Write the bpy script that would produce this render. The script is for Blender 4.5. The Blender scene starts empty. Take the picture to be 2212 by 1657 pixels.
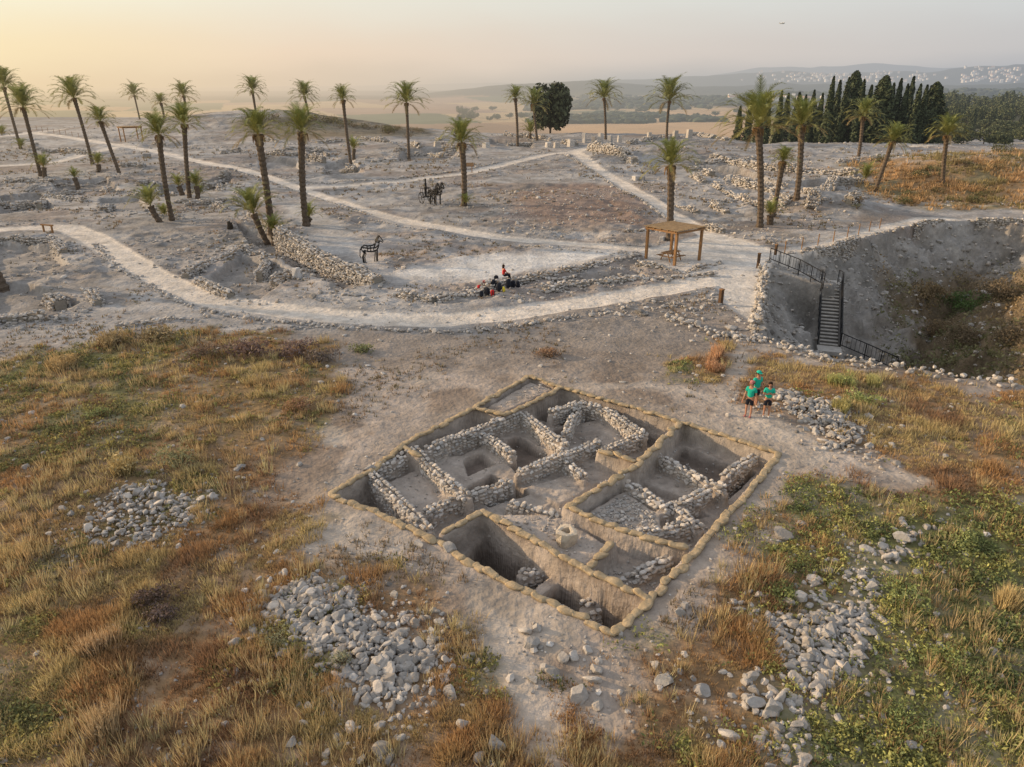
import bpy,bmesh,math,random
import numpy as np
from mathutils import Vector,Matrix
R=math.radians
rng=np.random.default_rng(7); random.seed(7)
S=bpy.context.scene; COL=S.collection
F=1533.;PIT=R(22.8);CH=14.;sp,cp=math.sin(PIT),math.cos(PIT)
SUNAZ=74;SUNEL=14
# ------------------------------------------------------------ maths
def G(px,py,z=0.):
    cx=(px-1106)/F;cy=(py-828.5)/F
    t=(CH-z)/(sp+cy*cp)
    return Vector((cx*t,(cp-cy*sp)*t,z))
def hsh(ix,iy,s):
    n=(ix*374761393+iy*668265263+s*974634777)&0x7fffffff
    n=((n^(n>>13))*1274126177)&0x7fffffff
    return ((n^(n>>16))&0xffff)/65535.
def vn(x,y,s=0):
    xf=np.floor(x);yf=np.floor(y);ix=xf.astype(np.int64)+100000;iy=yf.astype(np.int64)+100000
    u=x-xf;v=y-yf;u=u*u*(3-2*u);v=v*v*(3-2*v)
    return (hsh(ix,iy,s)*(1-u)+hsh(ix+1,iy,s)*u)*(1-v)+(hsh(ix,iy+1,s)*(1-u)+hsh(ix+1,iy+1,s)*u)*v
def fbm(x,y,s=0,o=4):
    r=0;a=.5;t=0
    for k in range(o):
        r=r+a*vn(x*2**k+k*17.3,y*2**k+k*9.1,s+k);t+=a;a*=.55
    return r/t
def sst(a,b,x):
    t=np.clip((x-a)/(b-a),0,1);return t*t*(3-2*t)
def lerp(a,b,k): return a+(b-a)*k
def gau(x,y,cx,cy,sx,sy,h): return h*np.exp(-((x-cx)/sx)**2-((y-cy)/sy)**2)
def hb(x,y):
    px=1106+F*x/(np.maximum(y,1)*cp+5.4)
    Ye=np.interp(px,[-200,300,470,800,1000,1500,1650,2300],[300,290,215,200,192,185,150,140])
    pl=2.5*sst(80,180,y)
    pl=pl+gau(x,y,-64,203,30,24,4.6)+gau(x,y,-100,215,40,30,1.8)
    pl=pl+gau(x,y,8,92,13,9,1.0)+gau(x,y,38,88,6,5,2.2)+gau(x,y,28,140,14,12,1.6)+gau(x,y,75,118,26,14,2.6)
    pl=pl+(fbm(x/12,y/12,3,3)-.5)*.5*sst(58,90,y)
    fl=-45+np.where(y>2500,0,0)
    f1=lerp(pl,fl,sst(Ye,Ye+170,y))
    f2=lerp(lerp(pl,-4.,sst(Ye,Ye+110,y)),fl,sst(450,1300,y))
    z=lerp(f1,f2,sst(1570,1720,px))
    z=z+(fbm(x/160,y/160,5,3)-.5)*10*sst(500,1200,y)*(1-.6*sst(1,2,y/3000))
    def rid(y0,w,xp,hp,s,k):
        g=np.exp(-((y-y0)/w)**2)
        return g*np.interp(px,xp,hp)*(1-k+2*k*fbm(px/150.,y/(w*1.6),s,4))
    z=z+rid(2300,420,[-400,1150,1350,1600,1900,2500],[0,2,15,26,38,46],11,.25)
    z=z+rid(3700,600,[-400,850,1050,1290,1480,1700,2500],[0,8,55,84,50,58,62],12,.3)
    z=z+rid(6200,1100,[-400,1000,1500,1700,2000,2212,2600],[0,20,120,158,165,215,220],13,.22)
    z=z+rid(12500,2600,[-400,300,1300,1500,1650,1780,1900,2050,2212,2600],[0,10,110,170,300,350,380,330,350,340],14,.2)
    return z
TS=np.geomspace(8,20000,5000)
def GT(px,py):
    cx=(px-1106)/F;cy=(py-828.5)/F
    x=cx*TS;y=(cp-cy*sp)*TS;z=CH-(sp+cy*cp)*TS;h=hb(x,y)
    b=z<h
    if not b.any(): return Vector((x[-1],y[-1],h[-1]))
    i=int(np.argmax(b));d0=z[i-1]-h[i-1];d1=h[i]-z[i];k=d0/(d0+d1+1e-9)
    return Vector((lerp(x[i-1],x[i],k),lerp(y[i-1],y[i],k),lerp(h[i-1],h[i],k)))
def pldist(P,x,y):
    d=np.full(x.shape,1e9)
    for a,b in zip(P[:-1],P[1:]):
        ax,ay=a[0],a[1];bx,by=b[0]-ax,b[1]-ay
        L=bx*bx+by*by+1e-9
        t=np.clip(((x-ax)*bx+(y-ay)*by)/L,0,1)
        d=np.minimum(d,np.hypot(x-ax-t*bx,y-ay-t*by))
    return d
def pgsd(P,x,y):
    d=pldist(list(P)+[P[0]],x,y);ins=np.zeros(x.shape,bool);n=len(P)
    for i in range(n):
        a=P[i];b=P[(i+1)%n]
        c=((a[1]>y)!=(b[1]>y))&(x<(b[0]-a[0])*(y-a[1])/((b[1]-a[1])+1e-12)+a[0])
        ins^=c
    return np.where(ins,d,-d)
def GP(L,z=0.): return [G(a,b,z) for a,b in L]
def GTP(L): return [GT(a,b) for a,b in L]
def proj(x,y,z):
    f=y*cp+(CH-z)*sp;dn=(CH-z)*cp-y*sp
    return 1106+F*x/f,828.5+F*dn/f
# ------------------------------------------------------------ layout
OUTL=[(712,1068),(795,1018),(880,955),(1025,880),(1145,812),(1210,835),(1320,865),(1470,910),(1580,945),(1685,980),(1600,1080),(1500,1190),(1400,1300),(1330,1370),(1200,1305),(1100,1260),(990,1200),(960,1178),(830,1115)]
OUT=GP(OUTL)
BAGS=[("along the upper left edge",OUTL[0:5]),("along the upper right edge",OUTL[4:10]),("along the lower right edge",OUTL[9:14]),("along the lower left edge",OUTL[13:19]+[OUTL[0]]),
("around the small square at the far corner",[(1208,838),(1150,868),(1092,895),(1032,882)]),
("on the long baulk down the right middle",[(1468,914),(1420,960),(1370,1008),(1290,1056),(1225,1094)]),
("on the baulk in front of the cobbled room",[(1228,1098),(1290,1122),(1350,1146),(1420,1166),(1482,1180)]),
("on the baulk above the deepest trench",[(1042,1102),(1130,1152),(1220,1205),(1300,1246),(1402,1290)]),
("on the short ledge by the deep trench",[(1036,1106),(1000,1128),(958,1152)]),
("on the small cross baulk in the lower room",[(1322,1172),(1296,1200),(1268,1226)]),
("on the short spur in the middle of the dig",[(1298,972),(1335,982),(1368,997)]),
("in the short line at the leftmost room's upper corner",[(868,962),(905,985)])]
BK=[GP(l) for n,l in BAGS[4:]]
EW=[([(800,1020),(850,1065),(885,1100),(925,1142)],-.06,.42,"pale rubble wall beside the leftmost triangular trench"),
([(893,965),(925,1000),(965,1035),(1012,1070)],-.04,.42,"rubble wall running between the two left rooms of the dig"),
([(802,1014),(850,992),(893,970)],-.02,.38,"short rubble row on the upper left rim of the dig"),
([(920,968),(985,942),(1050,918),(1125,890)],-.12,.42,"long rubble wall along the far left room"),
([(1005,1068),(960,1085),(915,1108)],-.2,.4,"short rubble wall near the left end of the deep trench"),
([(1018,1066),(1060,1052),(1105,1038)],-.35,.38,"low rubble wall in the centre left of the dig"),
([(1130,890),(1175,925),(1222,962)],-.12,.42,"straight rubble wall below the small sandbagged square"),
([(1035,932),(1072,955),(1108,978)],-.3,.36,"thin wall beside the darkest central hollow"),
([(1120,1018),(1175,995),(1235,975),(1295,950)],-.22,.42,"long rubble wall through the middle of the dig"),
([(1190,890),(1250,868),(1300,878)],-.15,.42,"rubble wall along the far rooms"),
([(1305,880),(1345,905),(1390,938)],-.15,.45,"rubble wall dividing the two far right rooms"),
([(1222,962),(1215,985),(1262,1030)],-.35,.38,"short wall running down from the middle wall"),
([(1390,938),(1345,955),(1300,972)],-.25,.42,"rubble wall joining the middle spur"),
([(1410,972),(1480,1012),(1565,1058)],-.25,.42,"diagonal rubble wall crossing the right hand room"),
([(1340,1032),(1385,1060),(1430,1088)],-.2,.45,"wall of large rocks above the cobbled room"),
([(1430,1100),(1480,1080),(1530,1058)],-.25,.45,"rubble wall at the upper right of the cobbled room"),
([(1445,1085),(1480,1115),(1512,1140)],-.3,.42,"rubble wall closing the right side of the cobbled room"),
([(1567,1025),(1640,978)],-.35,.42,"short wall in the right corner room"),
([(1380,1150),(1440,1140),(1500,1128)],-.25,.4,"rubble wall in front of the cobbled room"),
([(1125,1238),(1165,1228),(1205,1215)],-.8,.45,"stone cross wall inside the deep trench"),
([(1265,1312),(1300,1295),(1342,1275)],-.9,.6,"flat slab wall at the near end of the deep trench"),
([(1345,1255),(1400,1228),(1450,1202)],-.4,.4,"low wall in the lower right room"),
([(1100,1085),(1160,1100),(1210,1112)],-.3,.3,"low stone row on the platform above the deep trench"),
([(1255,872),(1235,905),(1222,935)],-.3,.34,"thin wall splitting the far rooms")]
EWW=[(GP(l,t),t,w,lb) for l,t,w,lb in EW]
RM=[([(725,1068),(800,1026),(890,1120),(830,1108)],-1.15),([(815,1022),(900,985),(1000,1060),(890,1118)],-.6),
([(900,958),(1035,888),(1085,905),(1000,945)],-1.0),([(985,1025),(1060,985),(1145,1028),(1060,1052)],-1.5),
([(1150,868),(1215,842),(1300,872),(1220,884)],-1.3),([(1310,878),(1335,872),(1450,915),(1400,930)],-1.4),
([(1476,928),(1640,982),(1580,1035),(1445,968)],-1.3),([(1385,1000),(1480,1035),(1540,1075),(1440,1080)],-1.1),
([(1045,1085),(1215,1092),(1320,1160),(1250,1222),(1150,1165),(1050,1110)],-.4),([(1260,1228),(1325,1172),(1470,1190),(1400,1290)],-.75),
([(1250,1095),(1350,1035),(1430,1085),(1440,1150),(1400,1158)],-.45),
([(975,1182),(1045,1118),(1190,1200),(1125,1243)],-2.0),([(1140,1255),(1210,1215),(1390,1298),(1326,1352)],-2.3),
([(1040,882),(1145,820),(1200,837),(1090,888)],-.10),([(1060,930),(1120,905),(1190,945),(1120,985)],-1.35),([(1235,900),(1300,895),(1360,930),(1290,945)],-1.0),
([(1020,1190),(1075,1165),(1120,1195),(1070,1215)],-2.3),([(1000,955),(1040,940),(1070,965),(1010,990)],-1.3),([(1200,890),(1240,885),(1225,930),(1180,915)],-1.2),([(1130,1020),(1250,985),(1300,1010),(1210,1060)],-.7)]
RMW=[(GP(l),d) for l,d in RM]
SHL=[(1645,588),(1668,553),(1800,530),(1900,503),(2000,483),(2110,478),(2260,485),(2420,700),(2300,842),(2080,812),(1900,788),(1760,762),(1634,722)]
SH=GP(SHL)
ST0=G(1795,614,-1.0);ST1=G(1790,746,-4.5)
LAND=G(1668,572,0)
RUIN=[([(-40,520),(110,530),(150,575),(-40,600)],.7),([(-40,612),(60,612),(180,650),(100,690),(-40,682)],.6),([(440,602),(520,552),(600,568),(640,592),(560,646),(480,638)],.7),([(320,404),(440,394),(505,380),(480,412),(350,425)],.8),([(700,352),(760,345),(785,372),(700,382)],.9),([(880,322),(1000,320),(960,345),(860,347)],.9),([(110,392),(230,382),(260,410),(130,422)],.8),([(1500,352),(1600,362),(1690,398),(1580,395)],.9),([(1545,402),(1700,430),(1640,452)],.8),([(505,478),(600,512),(800,618),(740,622),(640,580),(540,525)],.8),([(0,425),(90,420),(120,450),(0,462)],.7),([(560,340),(640,345),(650,365),(560,362)],.9),([(1060,300),(1150,305),(1150,318),(1060,312)],.8),([(1180,600),(1380,580),(1400,595),(1200,618)],.3),([(215,430),(300,425),(330,450),(230,460)],.6),([(1700,395),(1800,385),(1790,410)],.8)]
RUW=[(GTP(l),d) for l,d in RUIN]
PATHS=[([(-80,500),(90,490),(150,492),(200,513),(260,552),(330,596),(400,630),(480,652),(560,663),(700,680),(850,690),(960,690),(1080,680),(1200,660),(1350,638),(1480,615),(1600,592),(1630,570)],1.4),
([(60,285),(230,310),(330,326),(450,353),(560,376),(620,398),(700,427),(780,452),(900,482),(1000,500),(1100,515),(1250,527),(1380,538),(1500,560),(1620,575)],1.1),
([(655,406),(850,393),(1000,375),(1100,352),(1190,332),(1240,328)],1.15),
([(1240,328),(1285,362),(1350,400),(1430,450),(1480,478),(1540,512),(1620,558)],1.2),
([(1240,328),(1300,310),(1400,300),(1500,291)],1.5),
([(-50,360),(120,350),(240,318)],1.3),([(-50,300),(60,287),(130,280)],1.5),
([(1690,548),(1800,524),(1900,494),(2000,472),(2260,474)],.9)]
PW=[(GTP(l),w) for l,w in PATHS]
PLAZA=GTP([(1540,500),(1600,515),(1690,545),(1655,585),(1640,620),(1625,700),(1560,650),(1540,600),(1400,575),(1385,540)])
def pathd(x,y):
    d=pgsd(PLAZA,x,y)*-1
    for P,w in PW: d=np.minimum(d,pldist(P,x,y)-w)
    return d
def hexc(x,y,z):
    m=(x>-8.5)&(x<12.5)&(y>14)&(y<36)
    if not m.any(): return z
    a=x[m];b=y[m];sd0=pgsd(OUT,a,b);wv=(fbm(a*2.2,b*2.2,33,3)-.5)*.14;sd=sd0+wv*.5
    f=z[m]-.85*sst(.12,.22,sd)
    for P,d in RMW:
        k=sst(-.02,.08,pgsd(P,a,b)+wv);f=lerp(f,d,k*sst(.12,.2,sd))
    f=f+((fbm(a*1.3,b*1.3,31,4)-.5)*.14+(fbm(a*5,b*5,35,2)-.5)*.07)*sst(.2,.5,sd)
    for P,t,w,lb in EWW:
        k=(1-sst(w*.36,w*.36+.07,pldist(P,a,b)))*(sd>.1)
        f=np.maximum(f,lerp(f,t-.12,k))
    for P in BK:
        k=1-sst(.15,.25,pldist(P,a,b)+wv*.3);f=np.maximum(f,lerp(f,-.02,k))
    z=z.copy();z[m]=f
    return z
def hshaft(x,y,z):
    m=(x>10)&(x<75)&(y>30)&(y<90)
    if not m.any(): return z
    a=x[m];b=y[m];sd=pgsd(SH,a,b)+(fbm(a/1.8,b/1.8,23,4)-.5)*2.2*sst(-4,1,pgsd(SH,a,b));ins=sd>0;s=np.maximum(sd,0)
    n=fbm(a/3,b/3,21,5)-.5;n2=fbm(a/1.1,b/1.1,22,4)-.5
    gul=np.abs(fbm(a/2.4,b/2.4,27,4)-.5)*2
    dz=-np.minimum(.78*s,13.5)*(1+.6*n)-.9*sst(0,.5,sd)+(n*2.2+n2*1.9-gul*1.6)*sst(0,2.5,sd)
    f=z[m]+np.where(ins,dz,0)
    tx=ST1-ST0;L2=tx.x**2+tx.y**2
    t=((a-ST0.x)*tx.x+(b-ST0.y)*tx.y)/L2;tc=np.clip(t,-.15,1.2)
    d=np.hypot(a-ST0.x-tc*tx.x,b-ST0.y-tc*tx.y);k=1-sst(.85,1.7,d)
    f=np.where(ins,lerp(f,ST0.z+np.clip(t,0,1.2)*tx.z-.45,k),f)
    q=ST0-LAND;L2=q.x**2+q.y**2
    t=np.clip(((a-LAND.x)*q.x+(b-LAND.y)*q.y)/L2,0,.86)
    d=np.hypot(a-LAND.x-t*q.x,b-LAND.y-t*q.y);k=1-sst(.9,1.8,d)
    f=np.where(ins,lerp(f,t*q.z-.05,k),f)
    z=z.copy();z[m]=f
    return z
CHK=GP([(850,585),(1000,555),(1200,535),(1350,540),(1290,568),(1050,610),(860,618),(700,540),(600,450),(660,440),(760,500)])
def H(x,y):
    x=np.asarray(x,float);y=np.asarray(y,float);sh=x.shape
    x=np.atleast_1d(x);y=np.atleast_1d(y)
    z=hb(x,y)
    z=z+(fbm(x*.7,y*.7,51,4)-.5)*.16*(1-sst(60,200,y))
    m=(y>38)&(y<230)
    if m.any():
        a=x[m];b=y[m];d=pathd(a,b);k=sst(-.1,1.2,d)
        patch=.35+.65*sst(.42,.58,fbm(a*.05,b*.07,57,3))
        r=((fbm(a*.28,b*.28,53,4)-.45)*.85+(fbm(a*1.1,b*1.1,55,3)-.5)*.35)*k*patch*sst(38,50,b)
        chalk=sst(-1,2,pgsd(CHK,a,b));r=r*(1-.9*chalk)
        r=r-.10*(1-sst(-.3,.1,d))
        for P,dd in RUW: r=r-dd*sst(-.1,.3,pgsd(P,a,b))*sst(.1,.5,d)
        z[m]+=r
    z=hexc(x,y,z);z=hshaft(x,y,z)
    return z.reshape(sh)
def h1(x,y): return float(H(np.array([x]),np.array([y]))[0])
TRAILS=[([(1125,1390),(1130,1480),(1180,1600),(1230,1750)],.5),([(1540,868),(1700,925),(1850,1000),(2000,1045)],.4),([(1240,840),(1400,830),(1560,860)],.5),([(1610,730),(1600,790),(1570,850)],.5)]
TRW=[(GP(l),w) for l,w in TRAILS]
VL=GP([(-60,800),(120,752),(300,716),(520,712),(700,745),(745,830),(700,900),(640,950),(585,1010),(610,1090),(680,1170),(780,1235),(920,1320),(1030,1400),(1110,1510),(1160,1700),(-900,1900)])
VR=GP([(1440,790),(1560,750),(1700,772),(1850,800),(2080,835),(2350,860),(2700,1200),(2700,1900),(1260,1850),(1200,1640),(1280,1550),(1400,1460),(1490,1380),(1550,1290),(1600,1180),(1680,1090),(1770,1015),(1990,1072),(2010,1032),(1880,980),(1720,905),(1560,840)])
VO=GTP([(1850,356),(1950,344),(2060,330),(2400,326),(2500,420),(2400,470),(2212,462),(2050,445),(1900,420)])
VB=GTP([(480,262),(600,250),(700,245),(860,270),(950,292),(700,300),(560,285)])
# ------------------------------------------------------------ materials
def N(nt,t,**k):
    n=nt.nodes.new(t)
    for a,b in k.items(): setattr(n,a,b)
    return n
def mth(nt,op,a,b=None,c=None,clamp=False):
    n=nt.nodes.new('ShaderNodeMath');n.operation=op;n.use_clamp=clamp
    for i,v in enumerate((a,b,c)):
        if v is None: continue
        if isinstance(v,(int,float)): n.inputs[i].default_value=v
        else: nt.links.new(v,n.inputs[i])
    return n.outputs[0]
def ramp(nt,fac,stops):
    n=nt.nodes.new('ShaderNodeValToRGB');e=n.color_ramp.elements
    while len(e)<len(stops): e.new(.5)
    for q,(p,c) in zip(e,stops):
        q.position=p;q.color=(c[0],c[1],c[2],1)
    nt.links.new(fac,n.inputs[0]);return n.outputs[0]
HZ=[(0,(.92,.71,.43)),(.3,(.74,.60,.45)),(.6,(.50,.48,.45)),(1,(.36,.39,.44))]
def haze(nt,sh):  # distance haze painted onto materials as emission, growing away from the origin
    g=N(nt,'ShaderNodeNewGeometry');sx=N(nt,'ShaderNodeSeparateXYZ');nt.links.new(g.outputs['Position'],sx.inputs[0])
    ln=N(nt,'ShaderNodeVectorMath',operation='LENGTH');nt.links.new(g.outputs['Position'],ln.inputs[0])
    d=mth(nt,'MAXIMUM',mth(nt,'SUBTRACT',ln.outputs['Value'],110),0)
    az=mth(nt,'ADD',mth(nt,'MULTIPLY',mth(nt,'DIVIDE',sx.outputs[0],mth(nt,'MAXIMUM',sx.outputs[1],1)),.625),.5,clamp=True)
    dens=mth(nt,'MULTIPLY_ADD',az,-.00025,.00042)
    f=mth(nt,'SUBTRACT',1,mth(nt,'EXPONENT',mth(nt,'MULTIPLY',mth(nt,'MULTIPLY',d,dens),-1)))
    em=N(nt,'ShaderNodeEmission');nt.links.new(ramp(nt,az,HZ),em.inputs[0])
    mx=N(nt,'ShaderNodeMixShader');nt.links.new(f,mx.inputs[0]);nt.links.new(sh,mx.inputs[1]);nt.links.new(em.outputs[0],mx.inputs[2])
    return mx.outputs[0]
def mat(name,c=None,rough=.95,ns=4.,na=.35,bump=.3,bs=20.,hz=False,peb=False,bd=.05,spec=.15,metal=0,trans=0):
    m=bpy.data.materials.new(name);m.use_nodes=True;nt=m.node_tree;b=nt.nodes['Principled BSDF'];out=nt.nodes['Material Output']
    b.inputs['Roughness'].default_value=rough;b.inputs['Specular IOR Level'].default_value=spec;b.inputs['Metallic'].default_value=metal
    g=N(nt,'ShaderNodeNewGeometry')
    n=N(nt,'ShaderNodeTexNoise');n.inputs['Scale'].default_value=ns;n.inputs['Detail'].default_value=5;n.inputs['Roughness'].default_value=.65
    nt.links.new(g.outputs['Position'],n.inputs['Vector'])
    k=mth(nt,'MULTIPLY_ADD',mth(nt,'SUBTRACT',n.outputs[0],.5),na*4,1.)
    if c is None:
        a=N(nt,'ShaderNodeVertexColor',layer_name='col');cs=a.outputs[0]
    else:
        a=N(nt,'ShaderNodeRGB');a.outputs[0].default_value=(*c,1);cs=a.outputs[0]
    if peb:
        ks=[]
        for sc_,thr,amp in ((8,.78,.24),(1.9,.74,.2)):
            vo=N(nt,'ShaderNodeTexVoronoi');vo.inputs['Scale'].default_value=sc_;nt.links.new(g.outputs['Position'],vo.inputs['Vector'])
            cc=N(nt,'ShaderNodeSeparateColor');nt.links.new(vo.outputs['Color'],cc.inputs[0])
            mk_=mth(nt,'MULTIPLY',mth(nt,'LESS_THAN',vo.outputs['Distance'],mth(nt,'MULTIPLY',cc.outputs[0],.38)),mth(nt,'GREATER_THAN',cc.outputs[1],thr))
            if sc_<2:
                sy=N(nt,'ShaderNodeSeparateXYZ');nt.links.new(g.outputs['Position'],sy.inputs[0])
                mk_=mth(nt,'MULTIPLY',mk_,mth(nt,'GREATER_THAN',sy.outputs[1],60.))
            ks.append((mk_,amp))
        s_=mth(nt,'ADD',mth(nt,'MULTIPLY',ks[0][0],ks[0][1]),mth(nt,'MULTIPLY',ks[1][0],ks[1][1]))
        k=mth(nt,'MULTIPLY',k,mth(nt,'ADD',s_,1.));msk=ks[0][0]
        nb=N(nt,'ShaderNodeTexNoise');nb.inputs['Scale'].default_value=.5;nb.inputs['Detail'].default_value=9;nb.inputs['Roughness'].default_value=.75
        nt.links.new(g.outputs['Position'],nb.inputs['Vector']);k=mth(nt,'MULTIPLY',k,mth(nt,'MULTIPLY_ADD',mth(nt,'SUBTRACT',nb.outputs[0],.5),1.6,1.))
    v=N(nt,'ShaderNodeVectorMath',operation='SCALE');nt.links.new(cs,v.inputs[0]);nt.links.new(k,v.inputs['Scale'])
    nt.links.new(v.outputs[0],b.inputs['Base Color'])
    if bump:
        n2=N(nt,'ShaderNodeTexNoise');n2.inputs['Scale'].default_value=bs;n2.inputs['Detail'].default_value=5;nt.links.new(g.outputs['Position'],n2.inputs['Vector'])
        bp=N(nt,'ShaderNodeBump');bp.inputs['Strength'].default_value=bump;bp.inputs['Distance'].default_value=bd
        hh=n2.outputs[0]
        if peb: hh=mth(nt,'ADD',hh,mth(nt,'MULTIPLY',msk,.3))
        nt.links.new(hh,bp.inputs['Height']);nt.links.new(bp.outputs[0],b.inputs['Normal'])
    o_=b.outputs[0]
    if trans:
        tr=N(nt,'ShaderNodeBsdfTranslucent');nt.links.new(v.outputs[0],tr.inputs[0]);mx=N(nt,'ShaderNodeMixShader');mx.inputs[0].default_value=trans
        nt.links.new(o_,mx.inputs[1]);nt.links.new(tr.outputs[0],mx.inputs[2]);o_=mx.outputs[0]
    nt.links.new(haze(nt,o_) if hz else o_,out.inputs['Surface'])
    return m
M={}
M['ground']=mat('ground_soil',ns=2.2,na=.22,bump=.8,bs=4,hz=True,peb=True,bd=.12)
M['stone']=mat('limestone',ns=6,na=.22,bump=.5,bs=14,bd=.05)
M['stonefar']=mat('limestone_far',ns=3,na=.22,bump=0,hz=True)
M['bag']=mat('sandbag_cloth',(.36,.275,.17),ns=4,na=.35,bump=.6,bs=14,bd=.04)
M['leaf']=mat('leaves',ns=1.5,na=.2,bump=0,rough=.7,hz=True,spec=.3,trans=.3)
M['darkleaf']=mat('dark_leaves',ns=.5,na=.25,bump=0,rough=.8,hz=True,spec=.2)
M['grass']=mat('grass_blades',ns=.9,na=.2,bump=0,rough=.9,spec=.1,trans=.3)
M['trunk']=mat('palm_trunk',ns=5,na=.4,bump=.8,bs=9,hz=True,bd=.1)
M['wood']=mat('brown_wood',(.27,.15,.07),ns=3,na=.3,bump=.2,rough=.8)
M['woodroof']=mat('weathered_roof_boards',(.25,.175,.10),ns=3,na=.35,bump=.2,rough=.85)
M['wooddark']=mat('dark_wood',(.10,.06,.035),ns=5,na=.3,bump=.2)
M['iron']=mat('black_iron',(.010,.010,.011),rough=.6,ns=5,na=.1,bump=0,spec=.3)
M['concrete']=mat('pale_concrete',(.36,.335,.30),ns=3,na=.25,bump=.3)
M['darkconcrete']=mat('shaded_concrete',(.11,.10,.09),ns=3,na=.18,bump=.3)  # shade put into the colour: dark concrete copy for stair body and kerbs
M['skin']=mat('skin',(.42,.22,.14),rough=.6,ns=5,na=.05,bump=0)
M['teal']=mat('teal_cotton',(.02,.40,.29),ns=8,na=.1,bump=0)
M['dark']=mat('dark_cloth',(.02,.022,.03),ns=8,na=.1,bump=0)
M['pink']=mat('dusty_pink_cloth',(.42,.16,.15),ns=8,na=.1,bump=0)
M['red']=mat('red_nylon',(.5,.03,.03),ns=8,na=.1,bump=0,rough=.7)
M['yellow']=mat('yellow_nylon',(.6,.5,.05),ns=8,na=.1,bump=0,rough=.7)
M['hair']=mat('dark_hair',(.03,.018,.012),ns=20,na=.2,bump=0)
M['white']=mat('white_paint',(.7,.68,.64),ns=1,na=.05,bump=0)
M['shoe']=mat('pale_shoe',(.5,.48,.46),ns=8,na=.1,bump=0)
# ------------------------------------------------------------ mesh helpers
def mk(name,V,Fc,C=None,m=None,parent=None,smooth=False,loc=None):
    V=np.ascontiguousarray(V,np.float32)
    if loc is not None: V=V-np.array(loc[:],np.float32)
    Fc=np.ascontiguousarray(Fc,np.int32);nf,k=Fc.shape
    me=bpy.data.meshes.new(name);me.vertices.add(len(V));me.vertices.foreach_set('co',V.ravel())
    me.loops.add(nf*k);me.loops.foreach_set('vertex_index',Fc.ravel())
    me.polygons.add(nf);me.polygons.foreach_set('loop_start',np.arange(0,nf*k,k,dtype=np.int32))
    me.update(calc_edges=True)
    if smooth: me.shade_smooth()
    else: me.shade_flat()
    if C is not None:
        a=me.color_attributes.new('col','FLOAT_COLOR','POINT')
        cc=np.ones((len(V),4),np.float32);cc[:,:3]=C;a.data.foreach_set('color',cc.ravel())
    if m: me.materials.append(m)
    o=bpy.data.objects.new(name,me);COL.objects.link(o)
    if loc is not None: o.location=loc
    if parent: o.parent=parent
    return o
def tag(o,label=None,cat=None,group=None,kind=None):
    if label:o['label']=label
    if cat:o['category']=cat
    if group:o['group']=group
    if kind:o['kind']=kind
    return o
def thing(name,label,cat,loc=(0,0,0),rz=0,group=None):
    o=bpy.data.objects.new(name,None);COL.objects.link(o);o.location=loc;o.rotation_euler=(0,0,rz)
    o.empty_display_size=.2
    return tag(o,label,cat,group)
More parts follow.
